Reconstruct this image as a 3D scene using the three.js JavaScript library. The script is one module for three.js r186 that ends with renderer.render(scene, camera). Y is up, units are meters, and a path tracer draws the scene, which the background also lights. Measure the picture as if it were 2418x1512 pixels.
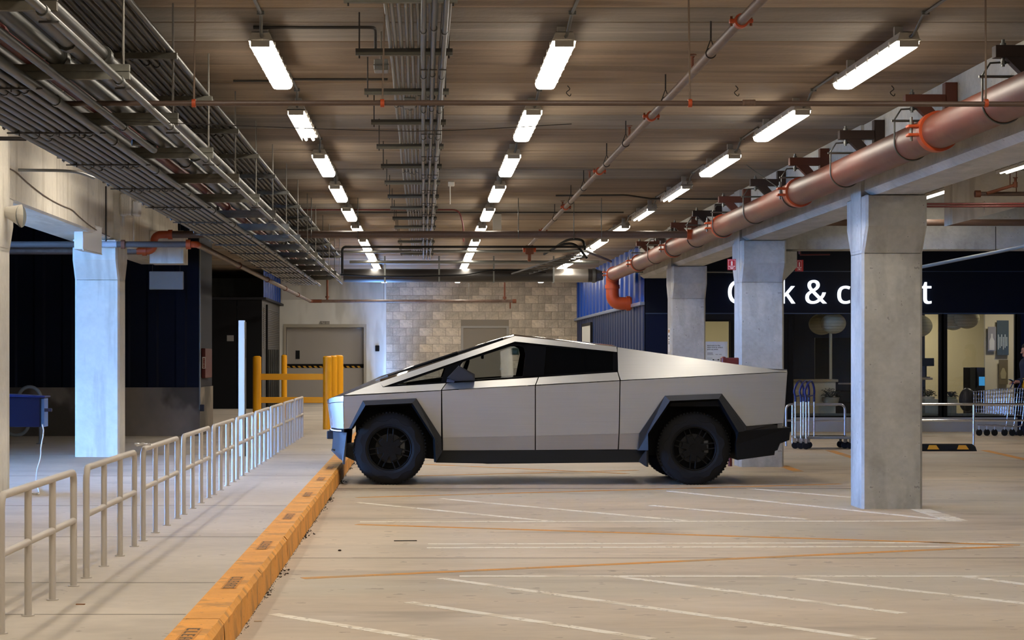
import * as THREE from 'three';
import { RoundedBoxGeometry } from 'three/addons/geometries/RoundedBoxGeometry.js';
import { mergeGeometries } from 'three/addons/utils/BufferGeometryUtils.js';
import { RectAreaLightUniformsLib } from 'three/addons/lights/RectAreaLightUniformsLib.js';
import { FontLoader } from 'three/addons/loaders/FontLoader.js';
import { TextGeometry } from 'three/addons/geometries/TextGeometry.js';
import { MarchingCubes } from 'three/addons/objects/MarchingCubes.js';

// ------------------------------------------------------------------ camera, sky, exposure
const F = 4800, EYE = 1.52, VX = 1000, VY = 845;          // focal length in picture pixels, eye height, vanishing point
const scene = new THREE.Scene();
const camera = new THREE.PerspectiveCamera(2 * Math.atan(756 / F) * 180 / Math.PI, 2418 / 1512, 0.1, 400);
camera.position.set(0, EYE, 0);
camera.lookAt(0, EYE, -10);
camera.setViewOffset(2418, 1512, 1209 - VX, 756 - VY, 2418, 1512);   // level camera with a shifted lens
camera.updateProjectionMatrix();
scene.background = new THREE.Color().setRGB(0.18, 0.42, 1.0);        // even blue daylight outside the open side of the garage
scene.backgroundIntensity = 96;
const renderer = new THREE.WebGLRenderer({ antialias: true });
renderer.toneMapping = THREE.LinearToneMapping;
renderer.toneMappingExposure = 0.94;
renderer.shadowMap.enabled = true;
RectAreaLightUniformsLib.init();
const LAMP = new THREE.Color().setRGB(1.0, 0.90, 0.76);              // warm white fluorescent tubes
const LAMP_NITS = 6.5, LENS_GLOW = 23;
const CEIL = EYE + 2.343, PATH = 0.18;

// ------------------------------------------------------------------ helpers
const V = (x, y, z) => new THREE.Vector3(x, y, z);
let seed = 7;
const rnd = () => { seed = (seed * 1664525 + 1013904223) >>> 0; return seed / 4294967296; };
const rr = (a, b) => a + (b - a) * rnd();
// a point at depth z that the photograph shows at (px, py)
const at = (px, py, z) => V((px - VX) * z / F, EYE + (VY - py) * z / F, -z);
// the point of the floor (height h) shown at (px, py)
const fl = (px, py, h = 0) => at(px, py, (EYE - h) * F / (py - VY));
const names = {};
const numbered = n => { const k = names[n] = (names[n] ?? -1) + 1; return k ? `${n}_${String(k).padStart(3, '0')}` : n; };
const ORD = ['first', 'second', 'third', 'fourth', 'fifth', 'sixth', 'seventh', 'eighth', 'ninth', 'tenth', 'eleventh', 'twelfth', 'thirteenth', 'fourteenth', 'fifteenth', 'sixteenth', 'seventeenth', 'eighteenth', 'nineteenth', 'twentieth', 'twenty-first', 'twenty-second', 'twenty-third', 'twenty-fourth', 'twenty-fifth'];
function tagIt(o, label, category, group) { o.userData.label = label; o.userData.category = category; if (group) o.userData.group = group; return o; }
function shadows(m) { m.castShadow = true; m.receiveShadow = true; return m; }
function thing(name, label, category, pos = V(0, 0, 0), group) {
  const o = new THREE.Group(); o.name = numbered(name); o.position.copy(pos); scene.add(o);
  return tagIt(o, label, category, group);
}
function struct(name, pos = V(0, 0, 0)) {
  const o = new THREE.Group(); o.name = numbered(name); o.position.copy(pos); o.userData.kind = 'structure'; scene.add(o); return o;
}
const tmpV = new THREE.Vector3();
function rootPos(o) { tmpV.set(0, 0, 0); let p = o; while (p && p !== scene) { tmpV.add(p.position); p = p.parent; } return tmpV; }
// geometry given in world coordinates becomes a named part of `parent`
function part(parent, name, geo, mat, label) {
  const g = Array.isArray(geo) ? merge(geo) : geo;
  const m = shadows(new THREE.Mesh(g, mat)); m.name = name;
  const p = rootPos(parent); g.translate(-p.x, -p.y, -p.z);
  if (label) m.userData.label = label;
  parent.add(m); return m;
}
// parts that share one geometry (given round its own origin) at many places
function put(parent, name, geo, mat, pos, turn) {
  const m = shadows(new THREE.Mesh(geo, mat)); m.name = name;
  m.position.copy(pos).sub(rootPos(parent)); if (turn) m.rotation.set(...turn);
  parent.add(m); return m;
}
function solo(name, geo, mat, label, category, group) {
  const g = Array.isArray(geo) ? merge(geo) : geo;
  g.computeBoundingBox(); const b = g.boundingBox;
  const p = V((b.min.x + b.max.x) / 2, b.min.y, (b.min.z + b.max.z) / 2);
  g.translate(-p.x, -p.y, -p.z);
  const m = shadows(new THREE.Mesh(g, mat)); m.name = numbered(name); m.position.copy(p); scene.add(m);
  return tagIt(m, label, category, group);
}
function merge(list) {
  const l = list.map(g => { const n = g.index ? g.toNonIndexed() : g; for (const k of Object.keys(n.attributes)) if (!['position', 'normal', 'uv'].includes(k)) n.deleteAttribute(k); if (!n.attributes.uv) n.setAttribute('uv', new THREE.BufferAttribute(new Float32Array(n.attributes.position.count * 2), 2)); if (!n.attributes.normal) n.computeVertexNormals(); return n; });
  return l.length === 1 ? l[0] : mergeGeometries(l);
}
// texture coordinates in metres, from the direction each face points
function muv(g) {
  if (Array.isArray(g)) g = merge(g);
  if (g.index) g = g.toNonIndexed();
  const p = g.attributes.position, n = g.attributes.normal, uv = new Float32Array(p.count * 2);
  for (let i = 0; i < p.count; i++) {
    const ax = Math.abs(n.getX(i)), ay = Math.abs(n.getY(i)), az = Math.abs(n.getZ(i)), x = p.getX(i), y = p.getY(i), z = p.getZ(i);
    if (ay >= ax && ay >= az) { uv[2 * i] = x; uv[2 * i + 1] = z; } else if (ax >= az) { uv[2 * i] = z; uv[2 * i + 1] = y; } else { uv[2 * i] = x; uv[2 * i + 1] = y; }
  }
  g.setAttribute('uv', new THREE.BufferAttribute(uv, 2)); return g;
}
const bx = (x0, x1, y0, y1, z0, z1) => new THREE.BoxGeometry(Math.abs(x1 - x0), Math.abs(y1 - y0), Math.abs(z1 - z0)).translate((x0 + x1) / 2, (y0 + y1) / 2, (z0 + z1) / 2);
const rbx = (x0, x1, y0, y1, z0, z1, r = 0.01, s = 2) => new RoundedBoxGeometry(Math.abs(x1 - x0), Math.abs(y1 - y0), Math.abs(z1 - z0), s, r).translate((x0 + x1) / 2, (y0 + y1) / 2, (z0 + z1) / 2);
function cyl(a, b, r, n = 12, r2 = r, open = false) {
  const d = b.clone().sub(a), g = new THREE.CylinderGeometry(r2, r, d.length(), n, 1, open);
  g.applyQuaternion(new THREE.Quaternion().setFromUnitVectors(V(0, 1, 0), d.clone().normalize()));
  return g.translate((a.x + b.x) / 2, (a.y + b.y) / 2, (a.z + b.z) / 2);
}
function tube(pts, r, n = 10, seg = 0, tension = 0) {
  const c = new THREE.CatmullRomCurve3(pts, false, 'catmullrom', tension);
  return new THREE.TubeGeometry(c, seg || pts.length * 6, r, n);
}
// a tube with rounded bends at the corners of a polyline
function bent(pts, r, bend = 0.08, n = 10) {
  const path = new THREE.CurvePath(); let prev = pts[0].clone();
  for (let i = 1; i < pts.length - 1; i++) {
    const a = pts[i - 1].clone().sub(pts[i]), b = pts[i + 1].clone().sub(pts[i]), k = Math.min(bend, a.length() * 0.48, b.length() * 0.48);
    const p = pts[i].clone().addScaledVector(a.normalize(), k), q = pts[i].clone().addScaledVector(b.normalize(), k);
    path.add(new THREE.LineCurve3(prev, p)); path.add(new THREE.QuadraticBezierCurve3(p, pts[i].clone(), q)); prev = q;
  }
  path.add(new THREE.LineCurve3(prev, pts[pts.length - 1].clone()));
  const out = []; for (const c of path.curves) { const m = c.isLineCurve3 ? 1 : 6; for (let k = out.length ? 1 : 0; k <= m; k++) out.push(c.getPoint(k / m)); }
  return sweep(out, r, n);
}
// round sweep along points, with end caps
function sweep(pts, r, n = 10) {
  const pos = [], nor = [], idx = []; let up = V(0.13, 0.97, 0.21).normalize();
  const R = Array.isArray(r) ? r : pts.map(() => r);
  pts.forEach((p, i) => {
    const t = pts[Math.min(i + 1, pts.length - 1)].clone().sub(pts[Math.max(i - 1, 0)]).normalize();
    if (Math.abs(t.dot(up)) > 0.95) up = V(0.97, 0.1, 0.2).normalize();
    const s = V().crossVectors(t, up).normalize(), u = V().crossVectors(s, t).normalize(); up = u.clone();
    for (let k = 0; k < n; k++) { const a = k / n * 2 * Math.PI, d = s.clone().multiplyScalar(Math.cos(a)).addScaledVector(u, Math.sin(a)); pos.push(p.x + d.x * R[i], p.y + d.y * R[i], p.z + d.z * R[i]); nor.push(d.x, d.y, d.z); }
    if (i) for (let k = 0; k < n; k++) { const a = (i - 1) * n + k, b = (i - 1) * n + (k + 1) % n; idx.push(a, a + n, b, b, a + n, b + n); }
  });
  for (const [i, s] of [[0, -1], [pts.length - 1, 1]]) {
    const b = pos.length / 3, t = pts[Math.min(i + 1, pts.length - 1)].clone().sub(pts[Math.max(i - 1, 0)]).normalize().multiplyScalar(s);
    pos.push(pts[i].x, pts[i].y, pts[i].z); nor.push(t.x, t.y, t.z);
    for (let k = 0; k < n; k++) { const j = (i * n + k) * 3; pos.push(pos[j], pos[j + 1], pos[j + 2]); nor.push(t.x, t.y, t.z); }
    for (let k = 0; k < n; k++) s > 0 ? idx.push(b, b + 1 + (k + 1) % n, b + 1 + k) : idx.push(b, b + 1 + k, b + 1 + (k + 1) % n);
  }
  const g = new THREE.BufferGeometry();
  g.setAttribute('position', new THREE.Float32BufferAttribute(pos, 3)); g.setAttribute('normal', new THREE.Float32BufferAttribute(nor, 3));
  g.setAttribute('uv', new THREE.Float32BufferAttribute(new Float32Array(pos.length / 3 * 2), 2)); g.setIndex(idx); return g.toNonIndexed();
}
// polygon [[x,y,z]...] (front) pushed by `d` into a closed slab
function slab3(front, d) {
  const back = front.map(p => p.clone().add(d)), c = front.map(p => p);
  const nrm = V(); for (let i = 0; i < front.length; i++) { const a = front[i], b = front[(i + 1) % front.length]; nrm.x += (a.y - b.y) * (a.z + b.z); nrm.y += (a.z - b.z) * (a.x + b.x); nrm.z += (a.x - b.x) * (a.y + b.y); }
  const ax = Math.abs(d.x), ay = Math.abs(d.y), az = Math.abs(d.z);
  const flat = front.map(p => az >= ax && az >= ay ? new THREE.Vector2(p.x, p.y) : ax >= ay ? new THREE.Vector2(p.z, p.y) : new THREE.Vector2(p.x, p.z));
  const tris = THREE.ShapeUtils.triangulateShape(flat, []), pos = [];
  const push = (a, b, e) => pos.push(a.x, a.y, a.z, b.x, b.y, b.z, e.x, e.y, e.z);
  for (const [i, j, k] of tris) {
    const n = V().crossVectors(c[j].clone().sub(c[i]), c[k].clone().sub(c[i]));
    if (n.dot(d) < 0) { push(c[i], c[j], c[k]); push(back[i], back[k], back[j]); } else { push(c[i], c[k], c[j]); push(back[i], back[j], back[k]); }
  }
  const flip = nrm.dot(d) > 0;
  for (let i = 0; i < c.length; i++) { const j = (i + 1) % c.length; if (flip) { push(c[i], c[j], back[i]); push(c[j], back[j], back[i]); } else { push(c[i], back[i], c[j]); push(c[j], back[i], back[j]); } }
  const g = new THREE.BufferGeometry(); g.setAttribute('position', new THREE.Float32BufferAttribute(pos, 3)); g.computeVertexNormals();
  g.setAttribute('uv', new THREE.Float32BufferAttribute(new Float32Array(pos.length / 3 * 2), 2)); return g;
}
// surface through a grid of points rows[i][j]
function grid(rows, smooth = true, uvScale = 1) {
  const m = rows[0].length, pos = [], uv = [], idx = [];
  rows.forEach((r, i) => r.forEach((p, j) => { pos.push(p.x, p.y, p.z); uv.push(p.x * uvScale, p.y * uvScale); if (i && j) { const a = (i - 1) * m + j - 1, b = a + 1, c = i * m + j - 1; idx.push(a, b, c, b, c + 1, c); } }));
  let g = new THREE.BufferGeometry(); g.setAttribute('position', new THREE.Float32BufferAttribute(pos, 3)); g.setAttribute('uv', new THREE.Float32BufferAttribute(uv, 2)); g.setIndex(idx);
  if (!smooth) g = g.toNonIndexed(); g.computeVertexNormals(); return g;
}

// ------------------------------------------------------------------ procedural textures
function lattice(n, sd) { const a = new Float32Array(n * n); let s = sd * 7919 + 13; for (let i = 0; i < a.length; i++) { s = (s * 1664525 + 1013904223) >>> 0; a[i] = s / 4294967296; } return a; }
// tileable value noise; px, py: cells over the tile
function noise2(sd) {
  const N = 256, a = lattice(N, sd);
  return (u, v, px, py) => {
    const x = u * px, y = v * py, xi = Math.floor(x), yi = Math.floor(y), fx = x - xi, fy = y - yi;
    const sx = fx * fx * (3 - 2 * fx), sy = fy * fy * (3 - 2 * fy), w = (i, m) => ((i % m) + m) % m;
    const x0 = w(xi, px) % N, x1 = w(xi + 1, px) % N, y0 = w(yi, py) % N * N, y1 = w(yi + 1, py) % N * N;
    return (a[y0 + x0] * (1 - sx) + a[y0 + x1] * sx) * (1 - sy) + (a[y1 + x0] * (1 - sx) + a[y1 + x1] * sx) * sy;
  };
}
function fbm(sd) { const n = [0, 1, 2, 3, 4].map(k => noise2(sd * 11 + k)); return (u, v, px, py, oct = 5) => { let s = 0, t = 0, a = 1; for (let k = 0; k < oct; k++) { s += a * n[k](u, v, px << k, py << k); t += a; a *= 0.55; } return s / t; }; }
function tex(w, h, fn, metresX, metresY = metresX, srgb = true) {
  const d = new Uint8Array(w * h * 4), c = [0, 0, 0];
  for (let y = 0; y < h; y++) for (let x = 0; x < w; x++) {
    fn((x + 0.5) / w, (y + 0.5) / h, c); const i = (y * w + x) * 4;
    for (let k = 0; k < 3; k++) d[i + k] = Math.max(0, Math.min(255, c[k] * 255)); d[i + 3] = 255;
  }
  const t = new THREE.DataTexture(d, w, h); t.wrapS = t.wrapT = THREE.RepeatWrapping; t.magFilter = THREE.LinearFilter; t.minFilter = THREE.LinearMipmapLinearFilter; t.generateMipmaps = true;
  if (srgb) t.colorSpace = THREE.SRGBColorSpace; t.repeat.set(1 / metresX, 1 / metresY); t.needsUpdate = true; return t;
}
const setc = (c, r, g, b, k = 1) => { c[0] = r * k; c[1] = g * k; c[2] = b * k; };
const mixc = (c, r, g, b, t) => { c[0] += (r - c[0]) * t; c[1] += (g - c[1]) * t; c[2] += (b - c[2]) * t; };
const sst = (a, b, x) => { const t = Math.max(0, Math.min(1, (x - a) / (b - a))); return t * t * (3 - 2 * t); };
const f1 = fbm(1), f2 = fbm(2), f3 = fbm(3), f4 = fbm(4);
const T = {};
// trowelled, driven-over floor: streaks across the bays, patches, tyre scuffs
T.floor = tex(1024, 1024, (u, v, c) => {
  const streak = f1(u, v, 4, 34, 4), patch = f2(u, v, 4, 5), fine = f3(u, v, 60, 120, 3), scuff = f4(u, v, 5, 15, 5);
  setc(c, 0.835, 0.765, 0.675, 0.80 + 0.20 * patch + 0.08 * (streak - 0.5) + 0.07 * (fine - 0.5));
  mixc(c, 0.55, 0.49, 0.42, 0.6 * sst(0.58, 0.78, scuff)); mixc(c, 0.72, 0.70, 0.64, 0.5 * sst(0.5, 0.7, f3(u, v, 3, 4, 3)));
  if (fine > 0.80) mixc(c, 0.35, 0.31, 0.27, 0.4);
}, 9, 9);
// footpath: brushed concrete with soft blotches
T.path = tex(1024, 1024, (u, v, c) => {
  const patch = f2(u, v, 5, 6), fine = f3(u, v, 90, 90, 3), soft = f4(u, v, 6, 11, 5);
  setc(c, 0.80, 0.755, 0.69, 0.86 + 0.16 * patch + 0.06 * (fine - 0.5));
  mixc(c, 0.64, 0.60, 0.545, 0.45 * sst(0.54, 0.74, soft)); if (fine > 0.82) mixc(c, 0.42, 0.38, 0.33, 0.3);
}, 8, 8);
T.floorBump = tex(512, 512, (u, v, c) => setc(c, 1, 1, 1, 0.4 * f1(u, v, 10, 18, 4) + 0.6 * f3(u, v, 60, 60, 3)), 9, 9, false);
T.floorRough = tex(512, 512, (u, v, c) => setc(c, 1, 1, 1, 0.45 + 0.5 * f2(u, v, 5, 16, 4)), 9, 9, false);
// board-marked underside of the ceiling planks: streaks along the plank
const ceilTex = (sd, r, g, b) => { const a = fbm(sd), e = fbm(sd + 20); return tex(512, 512, (u, v, c) => {
  const s = a(u, v, 4, 12, 5), s2 = e(u, v, 3, 3, 5), n = e(u, v, 40, 60, 3);
  setc(c, r, g, b, 0.80 + 0.22 * s + 0.22 * (s2 - 0.5) + 0.08 * (n - 0.5));
  mixc(c, 0.40, 0.345, 0.285, 0.6 * sst(0.50, 0.72, s2)); mixc(c, 0.80, 0.78, 0.74, 0.35 * sst(0.70, 0.85, s));
}, 6, 1.3); };
T.ceil = [ceilTex(31, 0.66, 0.59, 0.50), ceilTex(32, 0.58, 0.51, 0.43), ceilTex(33, 0.60, 0.575, 0.54), ceilTex(34, 0.71, 0.645, 0.56)];
T.conc = tex(512, 512, (u, v, c) => { const p = f2(u, v, 4, 4), n = f3(u, v, 50, 50, 3), d = f4(u, v, 12, 3, 4); setc(c, 0.70, 0.70, 0.68, 0.82 + 0.26 * p + 0.10 * (n - 0.5) - 0.07 * sst(0.56, 0.75, d)); if (n > 0.83) mixc(c, 0.3, 0.3, 0.3, 0.35); }, 2.2);
T.concWarm = tex(512, 512, (u, v, c) => { const p = f1(u, v, 3, 4), n = f3(u, v, 50, 50, 3), d = f4(u, v, 22, 3, 4); setc(c, 0.87, 0.845, 0.79, 0.86 + 0.18 * p + 0.06 * (n - 0.5)); mixc(c, 0.62, 0.58, 0.51, 0.32 * sst(0.56, 0.78, d)); }, 3);
T.concDirty = tex(512, 512, (u, v, c) => { const p = f1(u, v, 5, 4), q = f2(u, v, 4, 3); setc(c, 0.50, 0.46, 0.41, 0.72 + 0.5 * p); mixc(c, 0.27, 0.25, 0.22, 0.8 * sst(0.48, 0.64, q)); }, 3.2);
T.bump = tex(256, 256, (u, v, c) => setc(c, 1, 1, 1, f3(u, v, 24, 24, 4)), 1, 1, false);
T.paintYellow = tex(512, 512, (u, v, c) => { const p = f1(u, v, 6, 6), n = f3(u, v, 40, 40, 3), w = f2(u, v, 10, 6); setc(c, 0.92, 0.64, 0.27, 0.88 + 0.2 * p); mixc(c, 0.66, 0.48, 0.26, 0.5 * sst(0.58, 0.75, w)); if (n > 0.82) mixc(c, 0.5, 0.38, 0.24, 0.5); }, 1.1);
T.pipeRed = tex(512, 256, (u, v, c) => { const p = f1(u, v, 3, 10), n = f3(u, v, 30, 60, 3), d = f4(u, v, 6, 6); setc(c, 0.46, 0.225, 0.14, 0.74 + 0.3 * p); mixc(c, 0.44, 0.30, 0.23, 0.5 * sst(0.5, 0.72, d)); if (n > 0.78) mixc(c, 0.45, 0.3, 0.25, 0.4); }, 1, 1);
T.pipeBrown = tex(256, 256, (u, v, c) => { const p = f1(u, v, 3, 10), d = f4(u, v, 8, 6); setc(c, 0.36, 0.28, 0.235, 0.8 + 0.35 * p); mixc(c, 0.46, 0.38, 0.33, 0.5 * sst(0.5, 0.7, d)); }, 1, 1);
T.galv = tex(256, 256, (u, v, c) => { const p = f1(u, v, 8, 8), n = f3(u, v, 40, 40, 2); setc(c, 0.56, 0.57, 0.56, 0.78 + 0.34 * p + 0.1 * (n - 0.5)); }, 0.6);
T.steel = tex(1024, 512, (u, v, c) => { const s = f1(u, v, 6, 128, 3), p = f2(u, v, 3, 3, 3); setc(c, 0.83, 0.82, 0.805, 0.95 + 0.03 * (s - 0.5) + 0.05 * p); }, 2.5, 1.2);
T.steelRough = tex(512, 512, (u, v, c) => setc(c, 1, 1, 1, 0.84 + 0.06 * f1(u, v, 6, 100, 3) + 0.18 * (f2(u, v, 4, 4, 4) - 0.5)), 1.6, 1.2, false);
T.block = [41, 42, 43].map((s, i) => { const a = fbm(s); return tex(128, 128, (u, v, c) => { const p = a(u, v, 4, 4), n = a(u, v, 24, 24, 2); setc(c, 0.76, 0.71, 0.635, [0.94, 1.0, 1.05][i] * (0.86 + 0.22 * p + 0.14 * (n - 0.5))); }, 0.6); });
T.plaster = tex(512, 512, (u, v, c) => { const p = f2(u, v, 4, 3), d = f4(u, v, 9, 2, 4); setc(c, 0.90, 0.895, 0.86, 0.86 + 0.18 * p); mixc(c, 0.66, 0.64, 0.58, 0.4 * sst(0.55, 0.75, d)); }, 4);
T.linePaint = tex(512, 512, (u, v, c) => { const n = f3(u, v, 40, 40, 3), p = f1(u, v, 6, 20); setc(c, 0.94, 0.92, 0.875, 0.92 + 0.12 * p); mixc(c, 0.78, 0.73, 0.65, 0.75 * sst(0.50, 0.68, p)); if (n > 0.72) mixc(c, 0.55, 0.5, 0.44, 0.5); }, 1.5);
T.lineYellow = tex(512, 512, (u, v, c) => { const n = f3(u, v, 40, 40, 3), p = f1(u, v, 6, 20); setc(c, 0.88, 0.60, 0.24, 0.9 + 0.14 * p); mixc(c, 0.68, 0.56, 0.40, 0.8 * sst(0.46, 0.64, p)); if (n > 0.72) mixc(c, 0.6, 0.5, 0.38, 0.5); }, 1.5);

const dull = (h, rough, k = 0.3) => new THREE.MeshPhysicalMaterial({ color: h, roughness: rough, specularIntensity: k });
const std = (o) => new THREE.MeshStandardMaterial(o);
const hex = (h, rough = 0.6, metal = 0, extra = {}) => std({ color: h, roughness: rough, metalness: metal, ...extra });
const M = {
  floor: std({ map: T.floor, bumpMap: T.floorBump, bumpScale: 0.004, roughnessMap: T.floorRough, roughness: 0.8 }),
  path: std({ map: T.path, bumpMap: T.floorBump, bumpScale: 0.002, roughness: 0.8 }),
  ceil: T.ceil.map(t => std({ map: t, roughness: 0.9, bumpMap: T.bump, bumpScale: 0.004, color: 0xe6e0da })),
  conc: std({ map: T.conc, roughness: 0.88, bumpMap: T.bump, bumpScale: 0.004 }),
  concWarm: std({ map: T.concWarm, roughness: 0.88, bumpMap: T.bump, bumpScale: 0.003 }),
  concDirty: std({ map: T.concDirty, roughness: 0.9 }),
  kerb: std({ map: T.paintYellow, roughness: 0.75, bumpMap: T.bump, bumpScale: 0.006 }),
  lineWhite: std({ map: T.linePaint, roughness: 0.75 }), lineYellow: std({ map: T.lineYellow, roughness: 0.75 }),
  pipeRed: std({ map: T.pipeRed, roughness: 0.46, color: 0xe2dcd8 }), pipeOrange: hex(0xa03e14, 0.45), pipeBrown: std({ map: T.pipeBrown, roughness: 0.5 }),
  bracket: hex(0x5a2d1e, 0.6), bracketDark: hex(0x2a1a14, 0.65), rust: hex(0x6b3a22, 0.7),
  galv: std({ map: T.galv, roughness: 0.38, metalness: 0.75, color: 0xc4c4c2 }), strut: std({ map: T.galv, roughness: 0.55, metalness: 0.35, color: 0xb9b4a8 }), strutDark: hex(0x3a3835, 0.6, 0.4),
  conduit: std({ map: T.galv, roughness: 0.42, metalness: 0.5, color: 0x7c7a74 }), conduitGrey: hex(0x747674, 0.45, 0.1), rod: hex(0x6f6b64, 0.5, 0.5), rodDark: hex(0x2a2624, 0.6, 0.3),
  clip: hex(0x3c3a38, 0.6, 0.4), darkRed: hex(0x5a1c18, 0.5), cord: hex(0x6b5c50, 0.9), black: dull(0x08080a, 0.55), blackGloss: hex(0x08090a, 0.18),
  navy: dull(0x0c2148, 0.4, 0.5), navyBright: dull(0x06388c, 0.35, 0.5), navyDark: dull(0x020a1c, 0.6),
  rail: std({ color: 0xbab2a7, roughness: 0.42 }), white: hex(0xd9d8d4, 0.6), offWhite: hex(0xc7c2b6, 0.6),
  yellow: hex(0xf0aa06, 0.42), greyDoor: hex(0xa09a92, 0.55), frame: hex(0xa39c8c, 0.6), charcoal: dull(0x17181b, 0.6), charcoalMid: dull(0x2c2c31, 0.6),
  steel: std({ map: T.steel, roughnessMap: T.steelRough, roughness: 0.5, metalness: 0.92, color: 0xd6dadd }),
  trim: dull(0x24262a, 0.5, 0.6), rubber: dull(0x111214, 0.75, 0.5), cover: dull(0x08090a, 0.45, 0.35), sill: dull(0x060708, 0.5, 0.4),
  chrome: hex(0xd8dade, 0.18, 1), chromeSoft: hex(0xb8bcc2, 0.3, 0.9), blueHandle: hex(0x0a1f62, 0.4), red: hex(0xa21b17, 0.5), sign: hex(0xb01624, 0.45),
};
M.glass = new THREE.MeshPhysicalMaterial({ color: 0xffffff, roughness: 0.02, transmission: 1, thickness: 0, ior: 1.5 });
M.carGlass = new THREE.MeshPhysicalMaterial({ color: 0xeceff0, roughness: 0.02, transmission: 1, thickness: 0, ior: 1.12 });
M.privacy = new THREE.MeshPhysicalMaterial({ color: 0x040506, roughness: 0.06, specularIntensity: 0.18 });
M.lens = std({ color: 0xf4f2ea, roughness: 0.5, emissive: LAMP, emissiveIntensity: LENS_GLOW });
M.tubeGlow = std({ color: 0xffffff, roughness: 0.4, emissive: LAMP, emissiveIntensity: 26 });
const ord = i => ORD[i];

// ------------------------------------------------------------------ floor, path, kerb
const Z0 = 12, ZB = 60;                                    // behind the camera, back wall
const XL = -9.2, XR = 15, XO = -18;                                  // open left side, far right side
{
  const f = struct('floor');
  part(f, 'slab', muv(bx(-1.04, XR, -0.3, 0, -ZB - 8, Z0)), M.floor);
  const p = struct('floor');
  part(p, 'footpath_slab', muv(bx(-1.22, XO, -0.3, PATH, -ZB - 8, Z0)), M.path);
  const g = solo('forecourt', muv(bx(XO, -80, -0.3, 0.1, -50, 20)), M.path, 'pale concrete forecourt outside the open left side', 'ground');
  g.userData.kind = 'structure';
}
{
  // kerb in cast lengths with worn edges
  const k = thing('kerb', 'worn yellow painted concrete kerb between footpath and parking bays', 'kerb', V(-1.12, 0, -20));
  const L = 2.4;
  for (let z = -4; z < 46; z += L) {
    const rows = []; const n = 16;
    for (let i = 0; i <= n; i++) {
      const zz = -(z + 0.006 + (L - 0.012) * i / n), w = () => rr(-0.002, 0.002), c = 0.02 + rr(0, 0.006);
      rows.push([V(-1.235, PATH - 0.02, zz), V(-1.23, PATH + 0.004, zz), V(-1.02 - c, PATH + 0.004, zz), V(-1.02 + w(), PATH - c, zz), V(-1.018 + w(), 0.09, zz), V(-1.012 + w(), -0.01, zz)]);
    }
    const g = grid(rows.map(r => r.reverse()), false); const inner = bx(-1.232, -1.035, -0.02, PATH - 0.02, -(z + 0.006), -(z + L - 0.006));
    part(k, 'kerb_stone', muv([g, inner]), M.kerb);
  }
  // faded stencils
  const cv = document.createElement('canvas'); cv.width = 512; cv.height = 256; const x = cv.getContext('2d');
  x.fillStyle = '#c8862f'; x.fillRect(0, 0, 512, 256); x.fillStyle = '#5a4428';
  const ink = (...r) => x.fillRect(...r);          // worn stencil strokes, one letter after another
  ink(8, 30, 60, 34); ink(8, 30, 30, 196); ink(8, 192, 70, 34);
  ink(100, 30, 30, 196); ink(100, 192, 66, 34);
  ink(186, 30, 30, 196); ink(186, 30, 62, 30); ink(186, 112, 54, 28); ink(186, 196, 62, 30);
  ink(268, 60, 28, 166); ink(286, 30, 40, 34); ink(316, 60, 28, 166); ink(286, 126, 40, 28);
  ink(362, 30, 28, 196); ink(376, 30, 48, 30); ink(408, 46, 24, 70); ink(376, 112, 44, 28); ink(404, 132, 28, 94);
  ink(450, 30, 54, 30); ink(464, 30, 28, 196); ink(450, 196, 54, 30);
  x.fillStyle = '#c8862f'; for (let i = 0; i < 900; i++) { x.fillRect(rr(0, 512), rr(0, 256), rr(1, 7), rr(1, 4)); }
  const t = new THREE.CanvasTexture(cv); t.colorSpace = THREE.SRGBColorSpace;
  const sm = std({ map: t, roughness: 0.8 });
  for (const [px, py] of [[460, 1504], [562, 1376], [635, 1288], [690, 1220], [762, 1131], [728, 1168], [782, 1105]]) {
    const c = fl(px, py, PATH + 0.006);
    const g = new THREE.PlaneGeometry(0.62, 0.085).rotateX(-Math.PI / 2).rotateY(-Math.PI / 2).translate(-1.13, PATH + 0.0065, c.z);
    part(k, 'stencil_lettering', g, sm, 'faded dark stencil lettering');
  }
  // leaf litter and grit swept against the kerb
  const bits = [];
  for (let i = 0; i < 1600; i++) {
    const z = -rr(9, 30), cl = Math.max(0, Math.sin(z * 1.7) + Math.sin(z * 4.3 + 1)), x0 = -1.016 + Math.pow(rnd(), 3) * (0.015 + 0.035 * cl), s = rr(0.003, 0.006 + 0.006 * cl);
    const g = new THREE.TetrahedronGeometry(s).rotateY(rr(0, 6)).rotateX(rr(0, 6)).scale(1, 0.5, 1.4).translate(x0, s * 0.3, z); bits.push(g);
  }
  const d = solo('leaf_litter', merge(bits), hex(0x2a1f16, 0.95), 'dark leaf litter and grit along the foot of the yellow kerb', 'litter'); d.userData.kind = 'stuff';
}
// joints sawn across the footpath are real grooves: thin dark strips of sealant
for (const [i, z] of [10.6, 12.1, 15.2, 18.4, 23, 28].entries())
  solo('sealant_joint', bx(-1.24, -6, PATH - 0.004, PATH + 0.0012, -z - 0.006, -z + 0.006), hex(0x6c655b, 0.9), `thin grey sealed joint across the footpath, ${ord(i)} from the camera`, 'joint', 'footpath joints');
solo('expansion_joint', bx(-1.0, 5.6, -0.003, 0.002, -23.62, -23.58), hex(0x1d2a38, 0.6), 'dark sealed floor joint running beside the pickup truck', 'joint');
solo('expansion_joint', bx(-1.01, 8, -0.003, 0.0015, -15.42, -15.405), hex(0x7d7466, 0.9), 'faint floor joint across the bays in the foreground', 'joint');

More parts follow.
